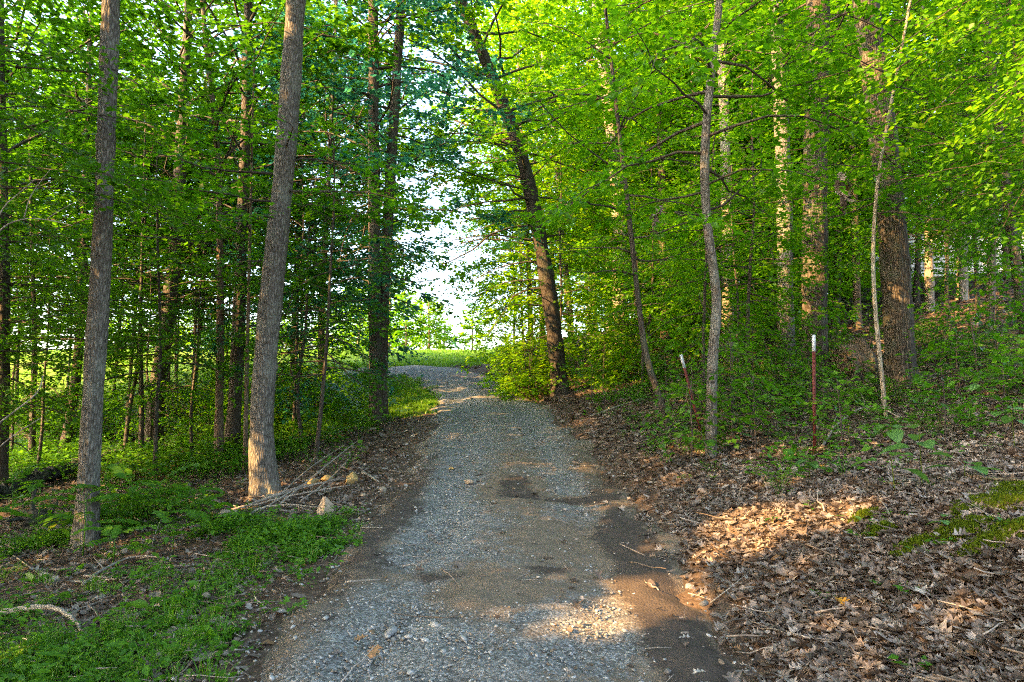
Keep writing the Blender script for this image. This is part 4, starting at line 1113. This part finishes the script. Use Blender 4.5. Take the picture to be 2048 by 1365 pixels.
for k, (p, r, lb) in enumerate(pile):
    gstick('brush_stick', lb, p, r, seed=20 + k, twigs=1 if k in (0, 1, 6) else 0, group=BG)
gstick('fallen_branch', 'crooked pale branch resting on the slope beside the upright post', [(1645, 897, .03), (1668, 868, .10), (1700, 850, .16), (1730, 838, .2), (1765, 836, .16), (1800, 842, .05)], .020, seed=6, twigs=4)
gstick('fallen_branch', 'dark branch lying above the moss on the bank', [(1925, 955, .02), (1960, 968, .05), (2010, 972, .05), (2060, 976, .05)], .020, seed=7, mat='brown')
for k, (p, r, lb) in enumerate([([(1180, 835), (1240, 815, .05), (1300, 800, .08)], .03, 'grey limb lying on the bank behind the bowed sapling'),
                                ([(1215, 850), (1270, 830, .05), (1325, 822, .06)], .025, 'thin limb lying just below another on the bank'),
                                ([(1200, 880), (1260, 872, .04), (1330, 868, .05)], .03, 'dark limb half buried in litter near the slanting post'),
                                ([(690, 905), (760, 895, .02), (830, 880, .02)], .015, 'slim stick on bare litter near the twin-stemmed tree')]):
    gstick('fallen_limb', lb, p, r, seed=40 + k, twigs=2, mat='brown' if k else 'dead', group='limbs lying on the litter')
for k, (p, r, lb) in enumerate([([(690, 1168, .01), (725, 1164, .012), (760, 1162, .01)], .010, 'short straight stick on gravel by the dirt patch'),
                                ([(700, 1060, .01), (735, 1058, .012), (765, 1058, .01)], .011, 'pale short stick at the gravel edge by the brush pile'),
                                ([(805, 1135, .012), (830, 1132, .015), (858, 1130, .012)], .008, 'dark short stick on the gravel wheel track'),
                                ([(750, 1200, .012), (780, 1186, .015), (818, 1180, .012)], .006, 'thin pale twig on the dark dirt patch'),
                                ([(955, 1160, .012), (1020, 1165, .015), (1085, 1162, .012)], .006, 'long thin twig across the middle of the drive'),
                                ([(1160, 1272, .012), (1185, 1268, .015), (1212, 1264, .012)], .006, 'thin dark twig below the sun patch on the drive'),
                                ([(1290, 1302, .012), (1315, 1300, .015), (1345, 1300, .012)], .004, 'hair-thin twig on the dark wheel rut'),
                                ([(1420, 1215, .03), (1470, 1185, .06), (1500, 1150, .03)], .005, 'thin twig lying on brown leaves of the bank'),
                                ([(1760, 1010, .04), (1775, 1030, .05), (1785, 1048, .02)], .006, 'pale twig leaning on the litter above the moss')]):
    gstick('loose_stick', lb, p, r, seed=60 + k, group='loose sticks on the drive and bank')

# fallen log in the downhill wood
def log():
    P = np.array([gp(-30, 960, 13, .10), gp(80, 935, 14.2, .16), gp(160, 905, 15.4, .2), gp(250, 880, 17, .22)])
    o = stick('fallen_log', 'dark mossy fallen log among the trunks of the downhill wood', P, .20, cat='log', mat='log', sides=16, seed=8, ground=True)
log()
def stump(name, label, px, py, depth, r, h, mat, seed):
    rng = np.random.RandomState(seed); b = gp(px, py, depth)
    V, T_ = ICO4[0].copy(), ICO4[1]
    n = np.sin(V @ rng.randn(3) * 4) + np.sin(V @ rng.randn(3) * 7) + np.sin(V @ rng.randn(3) * 13) * .6
    V = V * (1 + .12 * n)[:, None] * [r, r, h]; V[:, 2] += h * .4
    root = empty(name, b); tag(root, label, 'stump')
    ob('stump_body', mesh_np('stump_body', V, T_, BARK[mat], True), root)
    for k in range(7):
        a = rng.uniform(0, 6.28); e = rng.uniform(-.1, .9); L = rng.uniform(.5, 1.1) * r * 1.6
        d = np.array([math.cos(a) * math.cos(e), math.sin(a) * math.cos(e), math.sin(e)])
        P = np.array([[0, 0, h * .4], d * L * .6 + [0, 0, h * .4], d * L * 1.2 + rng.randn(3) * .1 + [0, 0, h * .4]])
        Vt, Q, Tr = tube(smooth_poly(P, 2), np.linspace(.06, .015, len(smooth_poly(P, 2))), 6)
        m = MB(); m.add(Vt, Tr, Q); ob('root', m.mesh('root', BARK[mat], True), root)
stump('upturned_stump', 'brown upturned root stump between the oak and the massive trunk', 1708, 700, 15.5, .42, .5, 'brown', 3)
stump('rotten_stump', 'low black rotten stump beside the fallen log', 85, 985, 10.5, .30, .16, 'log', 4)

# bare dead sapling leaning in at the edge of view
def bare():
    b = gp(-70, 1150, 4.6); root = empty('bare_sapling', b); tag(root, 'leafless pale dead sapling reaching in from the edge of view', 'sapling')
    D = 4.6
    lines = [([(-70, 1150), (-75, 900), (-60, 700), (-50, 500)], .016, 'stem'),
             ([(-62, 760), (-20, 500), (0, 418), (40, 385), (72, 357)], .006, 'twig'), ([(-20, 500), (0, 455), (48, 436), (100, 440), (145, 452)], .006, 'twig'),
             ([(48, 436), (60, 390), (100, 340)], .004, 'twig'), ([(-70, 960), (-20, 860), (40, 815), (78, 785), (86, 752)], .007, 'twig'),
             ([(-72, 1000), (-20, 910), (30, 868), (84, 835)], .006, 'twig'), ([(95, 437), (130, 415), (160, 400)], .003, 'twig')]
    for k, (p, r, nm) in enumerate(lines):
        W = np.array([at(a, c, D) for a, c in p])
        if k == 0: W[0] = b - [0, 0, .05]
        Q = smooth_poly(W, 2)
        m = MB(); V, Qd, Tr = tube(Q - b, np.linspace(r, r * .35, len(Q)), 7); m.add(V, Tr, Qd)
        ob(nm, m.mesh(nm, BARK['dead'], True), root)
bare()

# dead leaf bunches caught on twigs
def bunch(label, px, py, depth, seed):
    rng = np.random.RandomState(seed); b = at(px, py, depth)
    root = empty('dead_leaf_bunch', b); tag(root, label, 'dead leaves', 'bunches of dead leaves hanging in twigs')
    for k in range(16):
        o = ob('dead_leaf', DEAD[rng.randint(9)], root, rng.randn(3) * [.06, .06, .15], rng.uniform(-1.6, 1.6, 3), rng.uniform(.12, .2))
M_DEADLEAF
bunch('dark bunch of dead leaves hanging between the oak and massive trunk', 1684, 388, 10.5, 1)
bunch('small bunch of dead leaves hanging beside the bowed sapling', 1312, 430, 12, 2)

# ------------------------------------------------------------------ rocks
M_ROCKY = simple_mat('yellow_sandstone', (.20, .13, .055), (.50, .36, .15), 9, .9, .6)
M_ROCKT = simple_mat('tan_sandstone', (.22, .165, .12), (.42, .34, .26), 10, .9, .5)
for k, (px, py, s, fl, mat, lb) in enumerate([
        (702, 968, .155, (1.1, .8, .75), M_ROCKY, 'yellow pitted rock on top of the brush pile'),
        (628, 968, .13, (1.5, .7, .5), M_ROCKY, 'flat yellow rock under the jutting sticks'),
        (655, 962, .09, (1.3, .8, .7), M_ROCKY, 'small yellow rock wedged behind the sticks'),
        (650, 1036, .16, (.72, .65, 1.15), M_ROCKT, 'upright tan block of stone beside the brush pile'),
        (766, 983, .07, (1.1, .8, .6), M_ROCKT, 'small tan stone alone on dirt near the drive'),
        (726, 994, .055, (1.1, .8, .6), M_ROCKT, 'smallest tan stone below the yellow rock'),
        (548, 1000, .13, (1.3, .8, .45), M_ROCKT, 'flat sunlit stone at the foot of the stout grey tree'),
        (460, 1030, .12, (1.5, .7, .4), M_ROCKT, 'flat sunlit stone at the low end of the brush pile'),
        (412, 1200, .060, (1.0, .7, .7), M_ROCKT, 'tan angular stone on the weedy litter'),
        (938, 966, .07, (1.4, .9, .5), M_ROCKT, 'mossy flat stone on the wheel track beyond the dark patch'),
        (903, 938, .06, (1.4, .9, .4), M_ROCKY, 'yellowish flat stone further up the wheel track'),
        (966, 1207, .028, (1.1, .9, .7), M_ROCKT, 'rounded brown pebble in the middle of the drive'),
        (1160, 1247, .026, (1.1, .9, .6), M_ROCKT, 'pale pebble lying in the sun patch on the drive')]):
    p = on_ground(px, py)
    o = ob('rock', stone_mesh(700 + k, ICO4 if s > .05 else ICO3, mat, fl, 12, .035, 'rock'), None, p + np.array([0, 0, s * fl[2] * .45]), (R.uniform(-.15, .15), R.uniform(-.15, .15), R.uniform(0, 6.28)), s)
    tag(o, lb, 'rock', 'loose rocks')

# ------------------------------------------------------------------ single fallen leaves that stand out
M_ORANGE = random_mat('orange_leaf', [(0, (.45, .22, .03)), (1, (.50, .28, .05))], .6, .2, .2)
M_TAN = random_mat('tan_oak_leaf', [(0, (.30, .17, .085)), (1, (.34, .20, .11))], .7, .2, .15)
M_PALE = random_mat('pale_leaf', [(0, (.40, .36, .33)), (1, (.44, .40, .37))], .7, .2, .15)
for k, (px, py, s, m, lb) in enumerate([(1640, 938, .13, M_ORANGE, 'bright orange fallen leaf at the foot of the upright post'), (1605, 945, .07, M_ORANGE, 'small orange fallen leaf beside a larger one near the post'),
                                        (748, 1312, .12, M_TAN, 'tan lobed oak leaf lying on the gravel'), (722, 1290, .09, M_TAN, 'curled brown leaf on gravel just above the oak leaf'),
                                        (1372, 1287, .09, M_PALE, 'pale curled leaf on the dark wheel rut'), (1398, 1357, .08, M_PALE, 'pale leaf at the near end of the wheel rut'),
                                        (1685, 1216, .11, M_ORANGE, 'orange-brown leaf among the brown litter of the bank'), (1850, 1195, .13, M_PALE, 'broad greyish leaf lying face up on the bank')]):
    me = dead_leaf(900 + k); me.materials.clear(); me.materials.append(m)
    p = on_ground(px, py)
    o = ob('fallen_leaf', me, None, p + np.array([0, 0, .035]), (R.uniform(-.3, .3), R.uniform(-.5, .1), R.uniform(0, 6.28)), s); tag(o, lb, 'leaf', 'fallen leaves that stand out')

# ------------------------------------------------------------------ plants with compound leaves, and broad-leaved seedlings
def frond_mesh(seed, n=6, L=.42, leaf=.11):
    rng = np.random.RandomState(seed)
    t = np.linspace(0, 1, 9)
    P = np.stack([L * t, .03 * np.sin(t * 3 + seed), L * (.28 * t - .52 * t * t)], -1)
    m = MB(); V, Q, Tr = tube(P, np.linspace(.0035, .0012, 9), 4, cap=False); m.add(V, Tr, Q)
    pp, dd, nn, ss = [], [], [], []
    for k in range(n):
        f = .25 + .72 * k / n; x = f * 8; i = int(x); c = P[i] * (1 - x + i) + P[i + 1] * (x - i)
        ax = nrm(P[i + 1] - P[i])
        for sg in (-1, 1):
            pp.append(c); dd.append(ax * .45 + np.array([0, sg * 1.0, -.12]) + rng.randn(3) * .08); nn.append(np.array([0, 0, 1.0]) + rng.randn(3) * .15); ss.append(leaf * rng.uniform(.85, 1.15) * (1 - .35 * abs(f - .55)))
    pp.append(P[-1]); dd.append(nrm(P[-1] - P[-2])); nn.append(np.array([0, 0, 1.0])); ss.append(leaf)
    V, T_ = leaves_np(np.array(pp), np.array(dd), np.array(nn), np.array(ss), 'oval')
    m.add(V, T_)
    return m.mesh('frond', LEAF['weed'])
FRONDS = [frond_mesh(k, 6 + k % 3) for k in range(5)]
FERN = []
PG = 'ferny compound-leaved plants on the weedy bank'
for k, (px, py, H, nf, s, lb) in enumerate([
        (165, 1112, .55, 7, 1.0, 'ferny plant in front of the straight grey tree base'), (75, 1110, .6, 7, 1.05, 'ferny plant at the edge of view beneath bare twigs'),
        (262, 1075, .5, 6, .95, 'ferny plant just uphill of the straight grey tree'), (318, 1062, .5, 6, .95, 'ferny plant between the two grey trees'),
        (372, 1060, .4, 6, .85, 'ferny plant below the low end of the brush pile'), (415, 1090, .32, 6, .8, 'low ferny plant near the rosettes of weeds'),
        (20, 1060, .6, 6, 1.0, 'tall ferny plant half cut by the edge of view'), (345, 1105, .3, 6, .75, 'small ferny plant among low weeds by the bleached branch'),
        (225, 1135, .35, 5, .8, 'ferny plant leaning over the bleached branch')]):
    rng = np.random.RandomState(800 + k); b = on_ground(px, py)
    FERN.append(b); root = empty('ferny_plant', b, rng.uniform(0, 6.28), s * 1.3); tag(root, lb, 'plant', PG)
    m = MB(); V, Q, Tr = tube(np.array([[0, 0, -.03], [.01, .0, H * .5], [.0, .015, H]]), [.006, .005, .003], 6); m.add(V, Tr, Q)
    ob('stem', m.mesh('stem', LEAF['weed'], True), root)
    for q in range(nf):
        ob('frond', FRONDS[rng.randint(5)], root, (0, 0, H * (.45 + .55 * q / (nf - 1))), (0, rng.uniform(-.7, -.1), q * 2.4 + rng.uniform(-.3, .3)), rng.uniform(.8, 1.15))

def broad_leaf(seed):
    rng = np.random.RandomState(seed); n = 7
    t = np.linspace(0, 1, n); w = .36 * np.sin(np.pi * t ** .8) ** .75; w[0] = w[-1] = .005
    V = []; bend = rng.uniform(.2, .6); cup = rng.uniform(.1, .5)
    for k in range(n):
        for sg in (-1, -.5, 0, .5, 1):
            y = sg * w[k]; V.append((t[k], y, -bend * t[k] ** 2 * .6 + cup * abs(y) * .6 + .015 * math.sin(k * 3 + sg * 4)))
    Q = [(k * 5 + c, k * 5 + c + 1, k * 5 + 6 + c, k * 5 + 5 + c) for k in range(n - 1) for c in range(4)]
    return mesh_np('leaf', np.array(V), np.array(Q), LEAF['sage'], True)
BROAD = [broad_leaf(k) for k in range(6)]
BGp = 'broad-leaved seedlings on the leafy bank'
seed_spots = [(1780, 905, .34, 7, .15, 'seedling cluster with bluish leaves below the crooked branch'), (1845, 975, .42, 5, .16, 'tall seedling on a yellow-green stem above the sunlit litter'),
              (1790, 985, .26, 3, .17, 'single drooping leafy seedling beside the yellow-stemmed one'), (1930, 962, .12, 4, .16, 'low seedling with flat leaves at the moss edge'),
              (1880, 850, .40, 8, .13, 'seedling below the massive trunk foot'), (1960, 840, .55, 9, .14, 'tall seedling clump on the slope below the bent tree'),
              (2010, 800, .6, 9, .16, 'large-leaved seedling at the uphill edge of view'), (2030, 900, .35, 6, .16, 'broad seedling overhanging the dark branch'),
              (1700, 905, .28, 7, .13, 'seedling between the upright post and the bluish cluster'), (1560, 880, .42, 9, .12, 'seedling in front of the oak, downhill of the upright post'),
              (1480, 900, .38, 8, .13, 'seedling at the foot of the curved grey tree'), (1520, 860, .5, 9, .12, 'leafy seedling between the posts'),
              (1450, 860, .55, 9, .12, 'leafy seedling just behind the curved grey tree'), (1590, 830, .55, 9, .12, 'seedling standing tall behind the upright post'),
              (1400, 880, .35, 7, .11, 'low seedling at the foot of the slanting post'), (1830, 800, .45, 8, .13, 'seedling touching the flared foot of the massive trunk'),
              (1730, 790, .5, 8, .12, 'seedling beside the pale double sapling'), (1910, 780, .55, 9, .13, 'seedling on the slope behind the seedling clump'),
              (1660, 800, .5, 8, .12, 'seedling at the oak foot towards the stump'), (1545, 1050, .06, 3, .08, 'tiny seedling in the sunlit litter'),
              (1700, 1050, .06, 3, .08, 'tiny seedling beside the moss patch'), (1885, 1065, .08, 4, .09, 'tiny round-leaved seedling between moss patches'),
              (1360, 900, .35, 8, .11, 'low seedling on the bank between bowed sapling and slanting post'), (1300, 890, .3, 8, .11, 'low seedling beneath the bowed sapling'),
              (1620, 960, .18, 5, .11, 'low seedling just downhill of the upright post'), (1990, 720, .8, 12, .15, 'tallest leafy seedling high on the uphill edge'),
              (1900, 715, .8, 12, .14, 'tall leafy seedling beyond the massive trunk'), (1560, 745, .8, 12, .12, 'tall leafy seedling before the paint-marked trunk')]
for k, (px, py, H, nl, ls, lb) in enumerate(seed_spots):
    rng = np.random.RandomState(1000 + k); b = on_ground(px, py)
    ls = ls * (1.5 if H > .1 else 1.1); H = H * 1.15
    root = empty('broad_seedling', b); tag(root, lb, 'plant', BGp)
    m = MB(); ln = rng.uniform(-.1, .1, 2) * H
    S = np.array([[0, 0, -.03], [ln[0] * .5, ln[1] * .5, H * .55], [ln[0], ln[1], H]])
    V, Q, Tr = tube(smooth_poly(S, 1), np.linspace(.005, .0025, len(smooth_poly(S, 1))), 6); m.add(V, Tr, Q)
    ob('stem', m.mesh('stem', LEAF['moss'], True), root)
    for q in range(nl):
        f = .45 + .55 * (q + 1) / nl; a = q * 2.4 + rng.uniform(-.4, .4)
        c = np.array([ln[0] * f, ln[1] * f, H * f])
        ex = rng.uniform(.02, .5) * ls
        ob('leaf', BROAD[rng.randint(6)], root, c + np.array([math.cos(a), math.sin(a), .1]) * ex, (rng.uniform(-.25, .25), rng.uniform(-.35, .35), a), ls * rng.uniform(.7, 1.15))

# ------------------------------------------------------------------ uncountable ground stuff
rs = np.random.RandomState(5)
def vnoise(x, y, s): return sines(x * s, y * s) + .6 * sines(x * s * 2.3 + 5, y * s * 2.3 + 1)

# leaf litter
x, y = sample_view(210000, 2.6, 42, rs, .84, 1.0, .95)
u = x - path_c(y); d = path_d(x, y); g = grass_mask(x, y)
pr = np.where(u > 0, sstep(1.35, 1.95, d + .16 * vnoise(x, y, 1.5)), .55 * sstep(1.25, 2.2, d + .2 * vnoise(x, y, 1.5)))
pr = np.maximum(pr, .012 * (d < 1.6)) * (1 - g) * np.clip(1.2 - y / 60, .3, 1)
pr = np.where((u < 0) & (y < 8), pr * .55, pr)
k = rs.rand(len(x)) < pr
x, y, u = x[k], y[k], u[k]; n = len(x)
z = ground_z(x, y) + rs.uniform(.002, .030, n) * np.where(path_d(x, y) > 1.6, 1, .35)
s = np.exp(rs.normal(math.log(.055), .38, n)) * np.clip(1 + (y - 8) / 18, 1, 2.0)
rot = np.stack([rs.normal(0, .26, n), rs.normal(0, .26, n), rs.uniform(0, 6.28, n)], -1)
scatter('leaf_litter', np.stack([x, y, z], -1), rot, s, rs.randint(0, 9, n), DEAD, 'dry brown fallen leaves covering the bank and woodland floor', 'leaf litter')

# gravel
x, y = sample_view(120000, 2.9, 17, rs, .55, .6, .75)
d = path_d(x, y); u = x - path_c(y)
gm, mm = path_masks(0, u, x, y)
pr = np.clip((gm - .16) * 1.5, .03, 1) * np.clip(1.12 - mm * 1.6, 0, 1) * (1 - sstep(1.35, 1.75, d + .12 * vnoise(x, y, 2)))
pr = np.maximum(pr, .10 * (d < 1.9) * (d > 1.3) * (u < 0))
pr = pr * np.clip(.75 + .5 * vnoise(x, y, 2.5), .15, 1.2)
k = rs.rand(len(x)) < pr
x, y = x[k], y[k]; n = len(x)
uu = x - path_c(y)
zr = base_z(x, y) + .02 - .035 * np.exp(-((np.abs(uu) - .78) / .28) ** 2) + .02 * np.exp(-(uu / .35) ** 2)
s = np.exp(rs.normal(math.log(.0098), .42, n)) * np.clip(1 + (y - 6) / 16, 1, 1.5)
rot = np.stack([rs.normal(0, .3, n), rs.normal(0, .3, n), rs.uniform(0, 6.28, n)], -1)
scatter('gravel', np.stack([x, y, zr + s * .12], -1), rot, s, rs.randint(0, 7, n), GRAVEL, 'loose pale grey gravel strewn over the drive', 'gravel')

# twigs in the litter
def twig_mesh(seed):
    r = np.random.RandomState(seed); P = np.cumsum(np.vstack([[0, 0, 0], np.array([.2, 0, 0]) + r.randn(5, 3) * [.02, .05, .02]]), axis=0) - [.5, 0, 0]
    m = MB(); V, Q, Tr = tube(P, np.linspace(.014, .006, 6), 5); m.add(V, Tr, Q); return m.mesh('twig', M_TWIG, True)
TW = [twig_mesh(k) for k in range(4)]
x, y = sample_view(2600, 2.8, 25, rs, .84, 1, 1.0)
k = (path_d(x, y) > 1.5) | (rs.rand(len(x)) < .10); k &= grass_mask(x, y) < .3; x, y = x[k], y[k]; n = len(x)
scatter('twig_litter', np.stack([x, y, ground_z(x, y) + .03], -1), np.stack([rs.normal(0, .1, n), rs.normal(0, .15, n), rs.uniform(0, 6.28, n)], -1), rs.uniform(.12, .5, n), rs.randint(0, 4, n), TW, 'thin dry twigs lying among the fallen leaves', 'twigs')

# low weeds
def weed_mesh(seed, n, h, spread, leaf, kind, mat='weed', stem=True):
    r = np.random.RandomState(seed); m = MB()
    a = r.uniform(0, 6.28, n); rr = spread * np.sqrt(r.rand(n)); hh = h * r.uniform(.35, 1, n)
    P = np.stack([np.cos(a) * rr, np.sin(a) * rr, hh], -1)
    D = np.stack([np.cos(a + r.normal(0, .6, n)), np.sin(a + r.normal(0, .6, n)), r.uniform(-.3, .35, n)], -1)
    V, T_ = leaves_np(P, D, nrm(np.array([0, 0, 1.0]) + r.randn(n, 3) * .3), leaf * r.uniform(.6, 1.2, n), kind); m.add(V, T_)
    if stem:
        for k in range(min(4, n)):
            V, Q, Tr = tube(np.array([[0, 0, -.02], P[k] * [.5, .5, .7], P[k]]), [.003, .002, .0012], 3, cap=False); m.add(V, None, Q)
    return m.mesh('weed', LEAF[mat])
WEEDS = [weed_mesh(1, 14, .10, .10, .055, 'oval'), weed_mesh(2, 18, .14, .12, .05, 'maple'), weed_mesh(3, 12, .07, .10, .06, 'mid'), weed_mesh(4, 22, .24, .14, .07, 'oval'), weed_mesh(5, 24, .34, .18, .08, 'mid'), weed_mesh(6, 16, .06, .12, .035, 'mid')]
def tuft(seed, n, h, spread, w, mat):
    r = np.random.RandomState(seed); a = r.uniform(0, 6.28, n); rr = spread * np.sqrt(r.rand(n))
    P = np.stack([np.cos(a) * rr, np.sin(a) * rr, np.zeros(n)], -1)
    b = r.uniform(0, 6.28, n); lean = r.uniform(.1, .9, n) * h; hh = h * r.uniform(.5, 1, n)
    T1 = P + np.stack([np.cos(b) * lean * .4, np.sin(b) * lean * .4, hh * .65], -1); T2 = P + np.stack([np.cos(b) * lean, np.sin(b) * lean, hh], -1)
    s = np.stack([-np.sin(b), np.cos(b), np.zeros(n)], -1) * w
    V = np.stack([P - s, P + s, T1 + s * .7, T1 - s * .7, T2], 1).reshape(-1, 3)
    o = (np.arange(n) * 5)[:, None]
    return mesh_np('grass_tuft', V, [np.concatenate([o + [3, 2, 4]]), o + [0, 1, 2, 3]], LEAF[mat])
WEEDS += [tuft(50, 18, .20, .07, .0035, 'weed'), weed_mesh(8, 7, .05, .05, .13, 'oval')]
X, Y, Sx, Ix = [], [], [], []
def weeds(n, fx, y0, y1, dens, s0, s1, kinds):
    x, y = sample_view(n, y0, y1, rs, .86, 1.0, 1.0)
    pr = dens(x, y); k = rs.rand(n) < pr
    X.append(x[k]); Y.append(y[k]); c = int(k.sum()); Sx.append(rs.uniform(s0, s1, c)); Ix.append(rs.choice(kinds, c))
def d1(x, y):      # weedy near corner below the grey tree
    u = x - path_c(y)
    return sstep(1.5, 2.4, -u + .5 * vnoise(x, y, .9)) * np.clip(.50 + .85 * vnoise(x + 3, y, 1.3), 0.06, 1)
weeds(20000, 0, 2.9, 9.5, d1, .35, 1.15, [0, 1, 2, 5, 5, 2, 6, 6, 7, 3])
def d2(x, y):      # green floor of the downhill wood
    u = x - path_c(y)
    return sstep(1.9, 3.6, -u + .5 * vnoise(x, y, .8)) * np.clip(.0 + .8 * vnoise(x, y + 7, .9) + sstep(12, 18, y) * .85, .03, 1) * (1 - .6 * sstep(27, 30, y))
weeds(17000, 0, 8.5, 30, d2, .8, 1.6, [1, 3, 4, 4, 3])
def d3(x, y):      # patches on the uphill bank
    u = x - path_c(y)
    return sstep(2.1, 3.2, u + .3 * vnoise(x, y, 1)) * sstep(5.8, 10, y) * np.clip(-.03 + .55 * vnoise(x + 11, y, 1.7), .03, .5) * (1 - sstep(20, 30, y) * .6)
weeds(30000, 0, 6.8, 32, d3, .7, 1.45, [0, 1, 3, 3, 4])
def d4(x, y):
    u = x - path_c(y); return sstep(1.8, 2.4, u) * .03
weeds(6000, 0, 3, 9, d4, .4, .9, [0, 2])
# solid clump of green by the drive, beneath the brush pile
for (px, py, sx, sy, c) in [(530, 1080, .55, .30, 420), (600, 1075, .30, .2, 200), (640, 1105, .25, .15, 110), (430, 1060, .5, .3, 260), (1010, 700, 0, 0, 0)]:
    if not c: continue
    p = on_ground(px, py); X.append(p[0] + rs.normal(0, sx * .6, c)); Y.append(p[1] + rs.normal(0, sy * .8, c)); Sx.append(rs.uniform(.5, .95, c)); Ix.append(rs.choice([0, 1, 2], c))
X, Y, Sx, Ix = map(np.concatenate, (X, Y, Sx, Ix))
pc = on_ground(600, 1003); qc = on_ground(690, 1010)
away = (((X - pc[0]) / 1.15) ** 2 + ((Y - pc[1]) / .75) ** 2 > 1) & (((X - qc[0]) / .9) ** 2 + ((Y - qc[1]) / .8) ** 2 > 1)
for b in FERN: away &= ((X - b[0]) / .45) ** 2 + ((Y - b[1] + .25) / .5) ** 2 > rs.uniform(.5, 1.2, len(X))
X, Y, Sx, Ix = X[away], Y[away], Sx[away], Ix[away]; n = len(X)
scatter('low_weeds', np.stack([X, Y, ground_z(X, Y)], -1), np.stack([rs.normal(0, .12, n), rs.normal(0, .12, n), rs.uniform(0, 6.28, n)], -1), Sx, Ix, WEEDS, 'low green weeds and seedlings covering the woodland floor', 'weeds')

# grass of the verge and the field
TUFT = [tuft(k, 22, .10, .11, .004, 'grass') for k in range(3)] + [tuft(5, 26, .13, .16, .007, 'grass')]
x1, y1 = sample_view(40000, 15, 34, rs, .45, 0, .9)
x2, y2 = sample_view(26000, 28, 75, rs, .78, 0, 1.0)
x, y = np.concatenate([x1, x2]), np.concatenate([y1, y2])
k = (rs.rand(len(x)) < grass_mask(x, y) * np.clip(.75 + .5 * vnoise(x, y, .8), .2, 1)) & (path_d(x, y) > 1.45 + .15 * np.sin(y * 5)); x, y = x[k], y[k]; n = len(x)
scatter('field_grass', np.stack([x, y, ground_z(x, y)], -1), np.stack([np.zeros(n), np.zeros(n), rs.uniform(0, 6.28, n)], -1), rs.uniform(.6, 1.2, n) * np.clip(1 + (y - 25) / 30, 1, 2), rs.randint(0, 4, n), TUFT, 'short bright green grass of the verge and field', 'grass')

# moss cushions on the bank
MOSS = [tuft(20 + k, 36, .016, .03, .0022, 'moss') for k in range(3)]
P = []
for (px, py, sx, sy, c) in [(1990, 1010, .34, .22, 2600), (2040, 980, .25, .2, 1400), (1930, 1060, .25, .14, 900), (1765, 1062, .13, .07, 420), (1730, 1035, .12, .06, 300), (1990, 1085, .25, .1, 700), (1830, 1095, .12, .06, 260), (2030, 1060, .2, .12, 700)]:
    p = on_ground(px, py); xx = p[0] + rs.normal(0, sx * .5, c); yy = p[1] + rs.normal(0, sy * .6, c)
    q = (((xx - p[0]) / sx) ** 2 + ((yy - p[1]) / sy) ** 2); hm = .035 * np.clip(1 - q, 0, 1)
    P.append(np.stack([xx, yy, ground_z(xx, yy) + hm * .5], -1)[q * .7 + .8 * vnoise(xx, yy, 7) + rs.normal(0, .25, len(xx)) < .42])
P = np.concatenate(P); n = len(P)
scatter('moss', P, np.stack([rs.normal(0, .3, n), rs.normal(0, .3, n), rs.uniform(0, 6.28, n)], -1), rs.uniform(.8, 1.7, n), rs.randint(0, 3, n), MOSS, 'yellow-green moss cushions on the leafy bank', 'moss')

# ------------------------------------------------------------------ labels that single out the repeats: by what they stand behind, and how far back
REF_U = [(985, 'sky gap'), (1110, 'leaning dark tree'), (1240, 'forking pale tree'), (1290, 'bowed sapling'), (1330, 'dark post-like trunk'), (1372, 'slanting red post'), (1425, 'sinuous grey tree'), (1460, 'sunlit pale tree'),
         (1510, 'gap beside the paint-marked trunk'), (1572, 'paint-marked trunk'), (1632, 'furrowed oak'), (1700, 'upturned stump'), (1745, 'pale double sapling'), (1795, 'massive dark trunk'), (1858, 'gold-lit slim trunk'), (1925, 'trunk before the house'), (1980, 'upright brown tree'), (2030, 'bent edge tree')]
REF_D = [(5, 'shaded edge trunk'), (90, 'fallen log'), (150, 'slanting dark tree'), (200, 'straight grey tree'), (262, 'thin slanting sapling'), (320, 'rough dark trunk'), (388, 'thin bent sapling'), (440, 'slim brown tree'), (478, 'straight dark tree'), (530, 'stout grey tree'),
         (590, 'brush pile sticks'), (650, 'yellow pitted rock'), (755, 'twin-stemmed tree'), (850, 'grassy verge')]
ORD = ['first', 'second', 'third', 'fourth', 'fifth', 'sixth', 'seventh', 'eighth', 'ninth', 'tenth', 'eleventh', 'twelfth', 'thirteenth', 'fourteenth', 'fifteenth', 'sixteenth', 'seventeenth', 'eighteenth', 'nineteenth', 'last']
for grp, what, refs in [(DEEP_G, 'tall deep-wood tree', REF_U), (LU_G, 'low leafy deep-wood maple', REF_U), (BS_G, 'knee-high bank sapling', REF_U),
                        (DL_G, 'slim dark downhill tree', REF_D), (SG, 'low bright shrub', REF_D), ('trees on the skyline beyond the field', 'hazy sunlit skyline tree', REF_D)]:
    rows = {}
    for o in scene.objects:
        if o.get('group') == grp and o.parent is None:
            px = 1024 + F * o.location.x / max(o.location.y, .1)
            r = min(refs, key=lambda a: abs(a[0] - px)); rows.setdefault(r[1], []).append((o.location.y, o.name, o))
    for ref, lst in rows.items():
        for k, (_, _, o) in enumerate(sorted(lst)):
            o['label'] = f'{what}, {ORD[min(k, 19)]} back in line with the {ref}'
